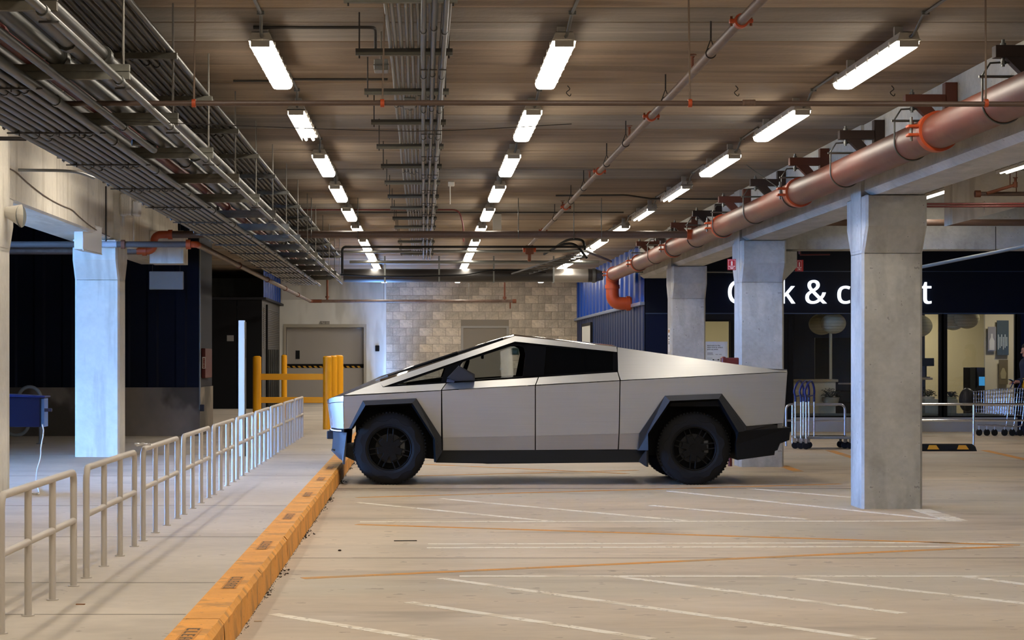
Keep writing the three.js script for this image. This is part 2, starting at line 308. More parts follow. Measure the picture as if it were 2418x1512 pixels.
// ------------------------------------------------------------------ painted floor lines
function line(a, b, w, mat, label, group) {
  const p = fl(...a), q = fl(...b), d = q.clone().sub(p).normalize(), s = V(-d.z, 0, d.x).multiplyScalar(w / 2);
  const poly = [p.clone().add(s), q.clone().add(s), q.clone().sub(s), p.clone().sub(s)].map(v => V(v.x, 0.0016, v.z));
  return solo('floor_line', muv(slab3(poly, V(0, -0.0026, 0))), mat, label, 'floor marking', group);
}
const W = 0.085;
[[[1010, 1285.5], [2470, 1281.5], 'far line of the double white bay line'],
 [[1008, 1294.5], [2470, 1290.5], 'near line of the double white bay line'],
 [[1085, 1361.5], [2480, 1361.5], 'white bay line nearest to the camera'],
 [[850, 1233], [2270, 1231], 'thin white bay line in front of the concrete pillar'],
 [[1040, 1366], [2060, 1510], 'longest white hatch stripe in the foreground'],
 [[1453, 1361.5], [2132, 1449], 'second white hatch stripe, ending in the open floor'],
 [[1850, 1361.5], [2440, 1428], 'third white hatch stripe, running out at right'],
 [[2283, 1362.5], [2440, 1383], 'short white hatch stripe at the right picture edge'],
 [[965, 1423], [1540, 1510], 'white hatch stripe reaching the bottom picture edge'],
 [[645, 1451], [1040, 1516], 'white hatch stripe beside the yellow kerb'],
 [[842, 1187], [1304, 1232], 'white hatch stripe in front of the front wheel'],
 [[1041, 1178], [1617, 1230], 'white hatch stripe below the front door'],
 [[1538, 1194], [1908, 1227], 'white hatch stripe before the rear wheel'],
 [[1581, 1160], [2228, 1228], 'white hatch stripe passing the foot of the concrete pillar'],
 [[1768, 1154], [2012, 1175], 'short white hatch stripe behind the rear wheel'],
].forEach(([a, b, l]) => line(a, b, W, M.lineWhite, l, 'white floor lines'));
line([2172, 1203], [2262, 1231], 0.2, M.lineWhite, 'broad white stripe at the right of the pillar foot', 'white floor lines');
[[[842, 1239], [2408, 1288], 'yellow line rising towards the kerb, far arm of the wedge'],
 [[715, 1366.5], [2408, 1289.5], 'yellow line, near arm of the long wedge'],
 [[842, 1175.5], [1985, 1143.5], 'worn yellow line just in front of the truck'],
 [[1004, 1097], [1482, 1119], 'yellow line under the sill of the truck'],
 [[985, 1124.5], [1505, 1111], 'worn yellow line crossing under the truck'],
 [[1958, 1064], [2024, 1084], 'yellow line beside the flat trolleys'],
 [[2325, 1064], [2450, 1092], 'yellow line at right before the wheel stop'],
 [[1846, 1100], [1886, 1114], 'short yellow mark behind the truck bumper'],
].forEach(([a, b, l], i) => line(a, b, i > 4 ? 0.14 : 0.1, M.lineYellow, l, 'yellow floor lines'));

// small things on the floor
solo('debris', rbx(0, 0.19, 0, 0.006, 0, 0.03, 0.002).rotateY(0.08).translate(fl(930, 1278).x, 0, fl(930, 1278).z), hex(0x3a302c, 0.8), 'flat dark strip of debris lying between the yellow lines', 'litter');
solo('debris', new THREE.IcosahedronGeometry(0.012, 1).scale(1.2, 0.6, 1).translate(fl(802, 1302).x, 0.006, fl(802, 1302).z), hex(0x33261c, 0.9), 'small dark pebble near the kerb', 'litter');
solo('debris', rbx(0, 0.045, 0, 0.006, 0, 0.012, 0.002).translate(fl(600, 1468).x, 0, fl(600, 1468).z), hex(0xc9b59a, 0.8), 'pale stub lying at the kerb foot', 'litter');
solo('debris', rbx(0, 0.05, PATH, PATH + 0.005, 0, 0.02, 0.002).translate(fl(180, 1428, PATH).x, 0, fl(180, 1428, PATH).z), hex(0x8a5a34, 0.8), 'small brown leaf on the footpath', 'litter');

// ------------------------------------------------------------------ ceiling planks
{
  const c = struct('ceiling');
  part(c, 'topping_slab', bx(XO, XR, CEIL + 0.16, CEIL + 0.3, -ZB - 8, Z0), M.conc);
  let z = -Z0; const edges = [];
  while (z < ZB + 7) { const w = z > 12.3 && z < 13.7 ? 13.62 - z : [0.93, 1.2, 1.32, 0.85, 1.2, 1.05, 1.4][edges.length % 7]; edges.push([z, z + Math.max(w, 0.6)]); z += Math.max(w, 0.6); }
  edges.forEach(([a, b], i) => {
    const dy = [0, 0.004, 0.001, 0.006, 0.002][i % 5], x0 = XO, x1 = XR, e = 0.008;
    const s = new THREE.Shape([[a + e, 0.15], [a + e, 0.012], [a + e + 0.012, 0], [b - e - 0.012, 0], [b - e, 0.012], [b - e, 0.15]].map(p => new THREE.Vector2(...p)));
    const g = new THREE.ExtrudeGeometry(s, { depth: x1 - x0, bevelEnabled: false }).rotateY(Math.PI / 2).translate(x0, CEIL + dy, 0);
    const m = muv(g), uv = m.attributes.uv, off = rr(0, 6); for (let k = 0; k < uv.count; k++) uv.setX(k, uv.getX(k) + off);
    part(c, 'ceiling_plank', m, M.ceil[(i * 3 + (i >> 2)) % 4]);
  });
}

// ------------------------------------------------------------------ beams and columns
function beam(x0, x1, bottom, z0, z1, mat, label, ch = 0.06, side = -1) {
  // long beam with a chamfered lower edge on the lane side
  const pts = side < 0 ? [[x0, CEIL], [x0, bottom + ch * 0.7], [x0 + ch, bottom], [x1, bottom], [x1, CEIL]] : [[x0, CEIL], [x0, bottom], [x1 - ch, bottom], [x1, bottom + ch * 0.7], [x1, CEIL]];
  const g = new THREE.ExtrudeGeometry(new THREE.Shape(pts.map(p => new THREE.Vector2(...p))), { depth: z1 - z0, bevelEnabled: false }).translate(0, 0, -z1);
  return g;
}
{
  const b = thing('concrete_beam', 'long concrete edge beam carrying the big red pipe at right', 'beam', V(4.7, 3.15, -20));
  for (const [z0, z1] of [[-11.8, 4.6], [4.61, 12.47], [12.48, 20.66], [20.67, 28.45], [28.46, 36.35], [36.36, 41.6]])
    part(b, 'beam_segment', muv(beam(4.43, 4.95, 3.145, z0, z1, null, null, 0.075)), M.conc);
  const l = thing('concrete_beam', 'stained concrete beam above the left pillars', 'beam', V(-4.45, 3.1, -20));
  for (const [z0, z1] of [[-11.8, 12], [12.01, 19.97], [19.98, 27.66], [27.67, 34.6]])
    part(l, 'beam_segment', muv(beam(-4.8, -4.18, 3.11, z0, z1, null, null, 0.03, 1)), M.concWarm);
}
function column(x0, x1, zf, mat, label, side, base = 0, topY = 3.14, extra) {
  const d = 0.55, c = thing('concrete_column', label, 'column', V((x0 + x1) / 2, base, -(zf + d / 2)), 'concrete columns');
  const ch = 0.025;
  const sect = (f, y) => { // chamfered rectangle, flared by f front and back
    const zn = -(zf - f), zk = -(zf + d + f), k = ch;
    return [[x0 + k, zn], [x1 - k, zn], [x1, zn - k], [x1, zk + k], [x1 - k, zk], [x0 + k, zk], [x0, zk + k], [x0, zn - k]].map(p => V(p[0], y, p[1]));
  };
  const loft = (lv) => { const rows = lv.map(([f, y]) => { const s = sect(f, y); return [...s, s[0].clone()]; }); const g = grid(rows, false); const cap = slab3(sect(lv[lv.length - 1][0], lv[lv.length - 1][1]), V(0, -0.005, 0)); return muv([g, cap]); };
  part(c, 'shaft', loft([[0, base], [0, 2.57]]), mat);
  part(c, 'capital', loft([[0, 2.57], [0.19, 2.83], [0.19, topY]]), mat);
  const xe = side < 0 ? [x0 - 0.004, x0 + 0.12] : [x1 - 0.12, x1 + 0.004];
  part(c, 'pilaster', muv(bx(xe[0], xe[1], 2.6, CEIL - 0.003, -(zf + d * 0.95), -(zf + d * 0.05))), mat);
  return c;
}
column(4.40, 5.01, 20.4, M.conc, 'big concrete pillar nearest at right, in front of the shop', -1);
column(4.40, 5.01, 28.25, M.conc, 'concrete pillar behind the tail of the truck, with the red sign', -1);
column(4.40, 5.01, 36.1, M.conc, 'concrete pillar farthest back of the right row', -1);
column(4.40, 5.01, 12.5, M.conc, 'concrete pillar just outside the picture at right', -1);
column(-4.70, -4.10, 27.4, M.concWarm, 'blue-lit concrete pillar at left behind the railings', 1, PATH, 3.105);
column(-4.76, -4.12, 19.7, M.concWarm, 'concrete pillar cut by the left picture edge', 1, PATH, 3.105);
column(-4.76, -4.12, 12, M.concWarm, 'concrete pillar just outside the picture at left', 1, PATH, 3.105);
{
  // haunch at the right of the second pillar and the cross beam it carries, ramp edge nearer
  const h = thing('concrete_corbel', 'concrete corbel bracket on the right side of the second pillar', 'corbel', V(5.1, 2.5, -28.5));
  part(h, 'corbel', muv(slab3([V(5.005, 2.58, -28.3), V(5.2, 2.78, -28.3), V(5.2, 3.0, -28.3), V(5.005, 3.0, -28.3)], V(0, 0, -0.45))), M.conc);
  const b = thing('concrete_beam', 'concrete cross beam above the shop front at right', 'beam', V(8, 3, -28.5));
  part(b, 'beam_segment', muv(bx(4.96, XR, 3.03, CEIL, -28.3, -28.8)), M.conc);
  const r = thing('ramp_edge', 'pale sloping concrete ramp edge beyond the right beam', 'ramp', V(8, 3.2, -25.4));
  part(r, 'edge_beam', muv(slab3([at(2249, 402, 25.3), at(2520, 402, 25.3), at(2520, 458, 25.3), at(2305, 516, 25.3), at(2249, 530, 25.3)], V(0, 0, -0.4))), M.concWarm);
}

// ------------------------------------------------------------------ back wall, doors
{
  const w = struct('wall_back');
  const xw = px => (px - VX) * ZB / F, yw = py => EYE + (VY - py) * ZB / F;
  const jamb = 0.25;
  // rendered part with the opening of the roller door
  const d0 = xw(676), d1 = xw(859), dt = yw(773), xl = -9, xm = xw(912);
  part(w, 'render_panel', muv([bx(xl, d0, 0, CEIL + 0.1, -ZB, -ZB - 0.4), bx(d1, xm, 0, CEIL + 0.1, -ZB, -ZB - 0.4), bx(d0, d1, dt, CEIL + 0.1, -ZB, -ZB - 0.4)]), std({ map: T.plaster, roughness: 0.9 }));
  part(w, 'bulkhead', muv(bx(xw(664), xw(908), yw(708), CEIL, -ZB + 0.06, -ZB)), std({ map: T.plaster, roughness: 0.9, color: 0xe6e4e0 }));
  // block wall: real blocks before a recessed mortar face
  part(w, 'mortar', bx(xm, XR, 0, CEIL + 0.1, -ZB - 0.012, -ZB - 0.4), hex(0x857d70, 0.95));
  const bm = T.block.map(t => std({ map: t, roughness: 0.92 })), bm2 = std({ map: T.block[2], roughness: 0.9, color: 0xfffdf8 });
  const bw = 0.39, bh = 0.24, p0 = xw(1089), p1 = xw(1201), pt = yw(770), gAll = {};
  let row = 0;
  for (let y = 0.0; y < CEIL - 0.02; y += bh, row++) for (let x = xm + (row % 2 ? -bw / 2 : 0); x < 4.55; x += bw) {
    let a = Math.max(x, xm), b = Math.min(x + bw, 4.56); const y1 = Math.min(y + bh, CEIL); if (b - a < 0.06) continue;
    if (y < pt - 0.04 && b > p0 && a < p1) { if (a < p0) b = p0 - 0.004; else if (b > p1) a = p1 + 0.004; else continue; if (b - a < 0.05) continue; }
    const key = ((b - a).toFixed(2) + (y1 - y).toFixed(2));
    gAll[key] ??= muv(bx(-(b - a) / 2 + 0.005, (b - a) / 2 - 0.005, -(y1 - y) / 2 + 0.005, (y1 - y) / 2 - 0.005, 0, -0.05));
    const k = rnd();
    put(w, 'block', gAll[key], k > 0.96 ? bm2 : bm[Math.floor(k / 0.96 * 3)], V((a + b) / 2, (y + y1) / 2, -ZB + rr(-0.002, 0.003)));
  }
  // roller door
  const rd = struct('door_1', V((d0 + d1) / 2, PATH, -ZB));
  part(rd, 'door_leaf', bx(d0, d1, PATH, dt, -ZB - 0.25, -ZB - 0.3), M.greyDoor);
  part(rd, 'lower_leaf', bx(d0, d1, PATH, yw(865), -ZB - 0.22, -ZB - 0.25), hex(0xa49e96, 0.55));
  part(rd, 'frame', [bx(d0 - 0.08, d0, PATH, dt + 0.09, -ZB + 0.03, -ZB - 0.2), bx(d1, d1 + 0.08, PATH, dt + 0.09, -ZB + 0.03, -ZB - 0.2), bx(d0, d1, dt, dt + 0.09, -ZB + 0.03, -ZB - 0.2)], M.frame);
  const bar = part(rd, 'safety_edge', bx(d0, d1, yw(864), yw(860), -ZB - 0.19, -ZB - 0.23), M.black);
  for (let x = d0 + 0.04, i = 0; x < d1 - 0.1; x += 0.16, i++) part(rd, 'hazard_stripe', slab3([V(x, yw(869), -ZB - 0.215), V(x + 0.08, yw(869), -ZB - 0.215), V(x + 0.03, yw(864.5), -ZB - 0.215), V(x - 0.05, yw(864.5), -ZB - 0.215)], V(0, 0, -0.004)), hex(0xc9930e, 0.6));
  part(rd, 'hazard_backing', bx(d0, d1, yw(869.5), yw(864), -ZB - 0.218, -ZB - 0.222), M.black);
  part(rd, 'vision_panel', bx(xw(697), xw(706.5), yw(848), yw(828), -ZB - 0.235, -ZB - 0.26), M.charcoal);
  const cv = document.createElement('canvas'); cv.width = 256; cv.height = 64; const x = cv.getContext('2d'); x.fillStyle = '#a9a49a'; x.fillRect(0, 0, 256, 64); x.strokeStyle = '#3c3a36'; x.lineWidth = 6; x.strokeRect(4, 4, 248, 56); x.fillStyle = '#3c3a36'; for (const r of [[24, 14, 10, 38], [24, 42, 30, 10], [72, 14, 8, 38], [84, 14, 22, 9], [122, 14, 9, 38], [122, 14, 44, 9], [158, 20, 9, 28], [136, 44, 26, 8], [204, 14, 11, 38]]) x.fillRect(...r);
  const t = new THREE.CanvasTexture(cv); t.colorSpace = THREE.SRGBColorSpace;
  const ns = solo('number_plate', new THREE.BoxGeometry(0.27, 0.085, 0.012).translate((xw(757) + xw(778)) / 2, yw(762.5), -ZB + 0.04), std({ map: t, roughness: 0.7 }), 'small grey number plate above the roller door', 'sign');
  // personnel door
  const sd = struct('door_2', V((p0 + p1) / 2, 0, -ZB));
  part(sd, 'door_leaf', bx(p0 + 0.06, p1 - 0.06, 0, pt - 0.06, -ZB - 0.06, -ZB - 0.11), hex(0xa8a69c, 0.5));
  part(sd, 'frame', [bx(p0, p0 + 0.06, 0, pt, -ZB + 0.02, -ZB - 0.12), bx(p1 - 0.06, p1, 0, pt, -ZB + 0.02, -ZB - 0.12), bx(p0 + 0.06, p1 - 0.06, pt - 0.06, pt, -ZB + 0.02, -ZB - 0.12)], hex(0x96928a, 0.55));
  part(sd, 'door_handle', [rbx(xw(1186), xw(1191), yw(879), yw(868), -ZB - 0.03, -ZB - 0.06, 0.01), cyl(V(xw(1188), yw(872), -ZB - 0.06), V(xw(1188), yw(872), -ZB + 0.01), 0.012), cyl(V(xw(1189), yw(872), -ZB + 0.01), V(xw(1180), yw(872), -ZB + 0.01), 0.012)], M.chromeSoft);
  // dark green notice and white dispenser on the blocks, seen through the truck's window
  const g1 = thing('wall_notice', 'dark green notice on the block wall, seen through the truck window', 'sign', V(xw(1215), yw(838), -ZB));
  part(g1, 'board', bx(xw(1205.5), xw(1225.5), yw(838), yw(822.5), -ZB + 0.03, -ZB + 0.004), hex(0x123230, 0.6));
  part(g1, 'header_strip', bx(xw(1206), xw(1225), yw(821.5), yw(819.5), -ZB + 0.03, -ZB + 0.004), hex(0xb9c4c0, 0.6));
  part(g1, 'emblem', slab3([V(xw(1210), yw(828), -ZB + 0.033), V(xw(1221), yw(828), -ZB + 0.033), V(xw(1219.5), yw(835), -ZB + 0.033), V(xw(1211.5), yw(835), -ZB + 0.033)], V(0, 0, -0.004)), hex(0x2a4a5c, 0.6));
  solo('card_reader', [rbx(xw(886), xw(896), yw(830), yw(816), -ZB + 0.07, -ZB + 0.002, 0.02), rbx(xw(888), xw(894), yw(826), yw(818), -ZB + 0.085, -ZB + 0.06, 0.008)], M.black, 'small black card reader on the wall right of the roller door', 'card reader');
}
// behind the camera and around: closing walls
{
  const w = struct('wall_front'); part(w, 'wall_panel', muv(bx(XO, XR, -0.2, CEIL + 0.2, Z0, Z0 + 0.3)), M.conc);
  const o = struct('wall_outer'); part(o, 'wall_panel', bx(-30, XR + 0.3, -0.3, CEIL + 0.3, -ZB - 8, -ZB - 8.3), M.conc); part(struct('wall_outer'), 'wall_panel', bx(XO - 0.3, XO, -0.3, CEIL + 0.3, -35, -ZB - 8.3), M.conc); part(struct('wall_outer'), 'wall_panel', bx(XO - 0.3, XO, -0.3, CEIL + 0.3, -4, Z0 + 0.3), M.conc);
  part(struct('trim_1'), 'roof_edge', bx(XO - 0.12, XO, CEIL, CEIL + 0.35, -35, -4), M.conc);
  const r = struct('wall_right'); part(r, 'wall_panel', muv(bx(XR, XR + 0.3, -0.2, CEIL + 0.2, -ZB - 8, Z0 + 0.3)), M.conc);
  const l = struct('wall_left'); part(l, 'wall_panel', muv(bx(XL - 0.3, XL, -0.2, CEIL + 0.2, -18.3, Z0 + 0.3)), M.conc);
  part(l, 'wall_panel', muv(bx(XL - 0.3, XL, -0.2, CEIL + 0.2, -24.9, -34.9)), M.concDirty);
}
// vertical steel cladding in separate ribbed sheets
function cladding(parent, a, b, y0, y1, mat, pitch = 0.3, rib = 0.03, nrm = V(0, 0, 1)) {
  const d = b.clone().sub(a), L = d.length(), n = Math.max(1, Math.round(L / pitch)); d.normalize();
  for (let i = 0; i < n; i++) {
    const w = L / n, prof = [[0, 0], [0.12, 0], [0.2, 1], [0.5, 1], [0.58, 0], [1, 0]].map(([t, h]) => a.clone().addScaledVector(d, (i + t * 0.985) * w).addScaledVector(nrm, h * rib));
    const g = grid([prof.map(p => V(p.x, y1, p.z)), prof.map(p => V(p.x, y0, p.z))], false);
    part(parent, 'cladding_sheet', g, mat);
  }
}
// ------------------------------------------------------------------ left building behind the pillars
{
  const z = 34.8, xr = -3.84, w = struct('wall_far_left');
  part(w, 'backing', bx(-30, xr, PATH, CEIL, -z - 0.03, -z - 0.2), M.navyDark);
  cladding(w, V(-8.2, 0, -z), V(xr, 0, -z), EYE - 0.51, CEIL, M.navyDark, 0.5, 0.02);
  part(w, 'cladding_rest', bx(-30, -8.2, EYE - 0.51, CEIL, -z + 0.01, -z - 0.03), M.navyDark);
  part(w, 'plinth', muv(bx(-30, xr + 0.02, -0.1, EYE - 0.51, -z + 0.06, -z - 0.2)), M.concDirty);
  const s = struct('wall_side_left');
  part(s, 'side_panel', bx(xr - 0.2, xr, EYE - 0.51, CEIL, -z - 0.2, -36.9), M.navyDark);
  part(struct('wall_side_plinth'), 'side_plinth', muv(bx(xr - 0.2, xr + 0.02, -0.1, EYE - 0.51, -z - 0.2, -36.9)), M.concDirty);
  const recess = (n, g) => part(struct('wall_recess'), n, g, M.charcoal);
  recess('recess_panel', bx(-9, -5.62, -0.1, CEIL + 0.1, -53.2, -53.5)); recess('recess_side', bx(-9.3, -9, -0.1, CEIL + 0.2, -36.9, -60.4)); recess('recess_back', bx(-9, xr - 0.2, -0.1, CEIL + 0.1, -36.7, -36.9));
  // plant enclosure with louvred side
  const e = thing('plant_enclosure', 'tall black plant enclosure left of the yellow barrier', 'enclosure', V(-4.9, PATH, -55));
  const et = EYE + (VY - 708) * 53.3 / F;
  part(e, 'front_panel', bx(-5.55, -4.9, PATH, et, -53.3, -53.4), M.charcoal);
  part(e, 'front_panel', bx(-4.885, -4.24, PATH, et, -53.3, -53.4), M.charcoal);
  part(e, 'roof', bx(-5.6, -4.12, et, et + 0.06, -53.2, -59.9), M.charcoalMid);
  part(e, 'side_panel', bx(-4.3, -4.24, PATH, et, -53.4, -59.9), hex(0x55524c, 0.6));
  for (let i = 0; i < 22; i++) { const y = et - 0.2 - i * 0.05; part(e, 'louvre', bx(-4.24, -4.215, y - 0.018, y, -53.7, -59.6), hex(0x6a665e, 0.5)); }
  for (let i = 0; i < 7; i++) part(e, 'vertical_pipe', cyl(V(-4.19, PATH, -54.4 - i * 0.7), V(-4.19, et - 0.1 - (i ? 1.2 : 0), -54.4 - i * 0.7), 0.03), i ? M.conduit : M.black);
  part(e, 'label_plate', bx(at(536, 0, 53.3).x, at(552, 0, 53.3).x, at(0, 806, 53.3).y, at(0, 792, 53.3).y, -53.28, -53.3), hex(0x8b8a8a, 0.6));
  const bp = thing('cladding_panel', 'bright blue cladding strip above the plant enclosure', 'cladding', V(-4.25, et + 0.1, -57));
  cladding(bp, V(-4.22, 0, -53.6), V(-4.22, 0, -59.9), et + 0.07, CEIL - 0.02, M.navyBright, 0.8, 0.04, V(1, 0, 0));
}
// ------------------------------------------------------------------ right building: blue block and shop front
const ZS = 41.7, sx = px => (px - VX) * ZS / F, sy = py => EYE + (VY - py) * ZS / F;
{
  const w = struct('wall_far_right');
  part(w, 'backing', bx(4.56, 4.75, 0, CEIL, -ZS - 0.05, -ZB - 0.3), M.navyDark);
  cladding(w, V(4.53, 0, -ZS), V(4.53, 0, -ZB), 0, EYE + 1.1, M.navy, 0.6, 0.02, V(-1, 0, 0));
  cladding(w, V(4.53, 0, -ZS), V(4.53, 0, -ZB), EYE + 1.12, CEIL, M.navyBright, 1.1, 0.05, V(-1, 0, 0));
  part(w, 'flashing', rbx(4.44, 4.54, EYE + 1.08, EYE + 1.15, -ZS, -ZB, 0.01), hex(0x7e8fae, 0.3, 0.5));
  const d3 = struct('door_3', V(4.5, 0, -55)); part(d3, 'door_leaf', bx(4.46, 4.52, 0, EYE + 0.87, -54.3, -57.2), hex(0xb9bab4, 0.5)); part(d3, 'frame', [bx(4.45, 4.52, 0, EYE + 0.95, -54.2, -54.3), bx(4.45, 4.52, 0, EYE + 0.95, -57.2, -57.3), bx(4.45, 4.52, EYE + 0.87, EYE + 0.95, -54.3, -57.2)], M.charcoal);
  // shop front
  const s = struct('wall_shop');
  part(s, 'fascia', bx(4.55, XR, sy(740), CEIL, -ZS, -ZS - 0.25), dull(0x020a1c, 0.45));
  part(s, 'fascia_trim', [bx(4.55, XR, sy(642), sy(640.5), -ZS + 0.03, -ZS), bx(4.55, XR, sy(742), sy(739), -ZS + 0.02, -ZS)], hex(0x1c3350, 0.4));
  part(s, 'wall_panel', bx(4.55, sx(1655), 0, sy(740), -ZS, -ZS - 0.25), dull(0x03102c, 0.5));
  part(s, 'pier', bx(sx(1725), sx(1738), 0, sy(757), -ZS, -ZS - 0.25), M.charcoal);
  part(s, 'pier', bx(sx(1738), sx(1850), 0, sy(740), -ZS, -ZS - 0.25), M.black);
  part(s, 'header', bx(sx(1655), sx(1738), sy(757), sy(740), -ZS, -ZS - 0.25), M.charcoal);
  part(s, 'end_wall', bx(sx(2402), XR, 0, sy(740), -ZS, -ZS - 0.25), dull(0x04102a, 0.5));
  part(s, 'base_wall', bx(sx(1868), sx(2402), 0, sy(986), -ZS + 0.02, -ZS - 0.2), hex(0x9b9b99, 0.6));
  part(s, 'base_wall', bx(sx(1655), sx(1725), 0, sy(960), -ZS + 0.02, -ZS - 0.2), hex(0x8d8b86, 0.6));
  [[1655, 1725, 757, 960], [1868, 2220, 740, 986], [2231, 2402, 740, 986]].forEach(([a, b, t, u], i) => {
    const n = struct(`window_${i + 1}`, V(sx((a + b) / 2), sy(u), -ZS));
    part(n, 'glass_pane', bx(sx(a), sx(b), sy(u), sy(t), -ZS - 0.1, -ZS - 0.106), M.glass);
    const fw = 0.05; part(n, 'frame', [bx(sx(a) - 0.06, sx(a) + fw, sy(u), sy(t), -ZS + 0.01, -ZS - 0.16), bx(sx(b) - 0.0, sx(b) + 0.07, sy(u), sy(t), -ZS + 0.01, -ZS - 0.16), bx(sx(a), sx(b), sy(t) - 0.02, sy(t) + 0.02, -ZS + 0.01, -ZS - 0.16), bx(sx(a), sx(b), sy(u) - 0.03, sy(u) + 0.03, -ZS + 0.01, -ZS - 0.16)], M.black);
  });
  part(s, 'dark_jamb', bx(sx(1850), sx(1868), 0, sy(740), -ZS, -ZS - 0.25), M.black);
  // room behind the glass
  const r = struct('wall_shop_inside');
  part(r, 'room_floor', bx(4.6, XR, 0.001, 0.02, -ZS - 0.26, -49), hex(0x6d675c, 0.5));
  part(r, 'room_ceiling', bx(4.6, XR, 3.05, 3.15, -ZS - 0.26, -49), hex(0x8c8878, 0.8));
  part(r, 'room_back', bx(4.6, XR, 0, 3.2, -48.8, -49), hex(0xb3a988, 0.8));
  part(r, 'room_side', bx(4.76, 4.9, 0, 3.2, -ZS - 0.26, -49), hex(0xb3a988, 0.8));
  part(r, 'partition', bx(at(1868, 0, 46).x - 0.7, at(2184, 0, 46).x, 0, 3.05, -46, -46.1), hex(0x07183f, 0.6));
  part(r, 'partition', bx(at(2326, 0, 45).x, XR, 0, 3.05, -45, -45.1), hex(0xbdb5a0, 0.8));
  part(r, 'partition', bx(at(1740, 0, 44).x, at(1862, 0, 44).x, 0, 3.05, -44, -44.1), hex(0x0a1530, 0.6));
}

// ------------------------------------------------------------------ ceiling lights
const LY = CEIL, LL = 2.22, PITCH = 3.95, ZL0 = 14.08;
const SB = 0.085;                                           // fittings stand off the planks on two rails
const lensShape = () => { // shallow diffuser with sloping ends
  const w = 0.08, l = LL / 2, y0 = -SB - 0.06, y1 = -SB - 0.108, rows = [];
  for (const [y, kx, kz] of [[y0, 1, 1], [y0 - 0.02, 0.99, 0.997], [y1 + 0.01, 0.9, 0.985], [y1, 0.76, 0.975]]) {
    const a = w * kx, b = l * kz, c = 0.03 * kx; rows.push([V(a - c, y, -b), V(-a + c, y, -b), V(-a, y, -b + c), V(-a, y, b - c), V(-a + c, y, b), V(a - c, y, b), V(a, y, b - c), V(a, y, -b + c), V(a - c, y, -b)]);
  }
  const bot = rows[rows.length - 1].slice(0, 8); return merge([grid(rows, false), slab3(bot, V(0, 0.004, 0))]);
};
const housingShape = () => { const w = 0.084, l = LL / 2 + 0.012; const rows = [[-SB, 0.72], [-SB - 0.05, 0.9], [-SB - 0.062, 1]].map(([y, k]) => { const a = w * k; return [V(a, y, -l), V(-a, y, -l), V(-a, y, l), V(a, y, l), V(a, y, -l)]; }); const b = rows[2].slice(0, 4), tp = rows[0].slice(0, 4); return merge([grid(rows.map(r => [...r].reverse()), false), slab3(b, V(0, 0.01, 0)), slab3(tp, V(0, -0.004, 0)), bx(-0.03, 0.03, -SB, 0, -l + 0.3, -l + 0.34), bx(-0.03, 0.03, -SB, 0, l - 0.34, l - 0.3), bx(-0.066, 0.066, -SB - 0.105, -SB - 0.06, l, l + 0.006)]); };
const clipShape = () => { const g = []; for (const s of [-1, 1]) for (const z of [-0.9, -0.55, -0.2, 0.2, 0.55, 0.9]) g.push(bx(s * 0.085 - 0.004, s * 0.085 + 0.004, -SB - 0.078, -SB - 0.04, z - 0.02, z + 0.02)); return merge(g); };
const tubeShape = s => cyl(V(s * 0.035, -SB - 0.088, -LL / 2 + 0.05), V(s * 0.035, -SB - 0.088, LL / 2 - 0.05), 0.014, 10);
const GEO = { lens: lensShape(), housing: housingShape(), clip: clipShape(), tubeA: tubeShape(-1), tubeB: tubeShape(1), tray: merge([bx(-0.075, 0.075, -SB - 0.06, -SB - 0.068, -LL / 2, LL / 2), bx(-0.078, -0.074, -SB - 0.1, -SB - 0.06, -LL / 2, LL / 2)]) };
const housingMat = hex(0x9a958c, 0.5), trayMat = hex(0xe6e4de, 0.4), clipMat = hex(0xc9c6bf, 0.4, 0.3);
function fixture(x, zNear, label, group, open) {
  const t = thing('ceiling_light', label, 'ceiling light', V(x, LY - 0.001, -(zNear + LL / 2)), group);
  const add = (n, g, m) => { const o = shadows(new THREE.Mesh(g, m)); o.name = n; t.add(o); return o; };
  add('housing', GEO.housing, housingMat); add('lens_clip', GEO.clip, clipMat).userData.kind = 'stuff';
  if (open) { add('tray', GEO.tray, trayMat); add('fluorescent_tube', GEO.tubeA, M.tubeGlow); add('fluorescent_tube', GEO.tubeB, M.tubeGlow); } else add('diffuser', GEO.lens, M.lens);
  const l = new THREE.RectAreaLight(LAMP, LAMP_NITS, 0.13, LL * 0.95); l.position.set(0, -SB - 0.115, 0); l.rotation.x = -Math.PI / 2; t.add(l);
  return t;
}
function feedConduit(x, za, zb, label) { // bent conduit feeding one fixture from the last
  const y = LY - 0.013, yf = LY - SB - 0.035; const p = [V(x + 0.01, yf, -za), V(x + 0.012, yf, -za - 0.10), V(x + 0.03, y, -za - 0.3), V(x + 0.03, y, -zb + 0.3), V(x + 0.012, yf, -zb + 0.10), V(x + 0.01, yf, -zb)];
  const t = thing('light_conduit', label, 'conduit', V(x, LY - 0.03, -(za + zb) / 2), 'conduits between the ceiling lights');
  part(t, 'conduit_tube', bent(p, 0.0115, 0.08, 8), M.galv); part(t, 'saddle_clip', bx(x + 0.005, x + 0.055, LY - 0.027, LY - 0.001, -zb + 0.34, -zb + 0.365), M.galv);
}
const rowsL = [[-1.13, 'left lamp row', [1]], [0.975, 'middle lamp row', []], [3.36, 'right lamp row', [3, 4]], [-3.3, 'lamp row above the left cable trays', []]];
const lampZ = i => i > 6 ? ZL0 + PITCH * 6 + 2.62 * (i - 6) : ZL0 + PITCH * i - (i < 0 ? 0.6 : 0);
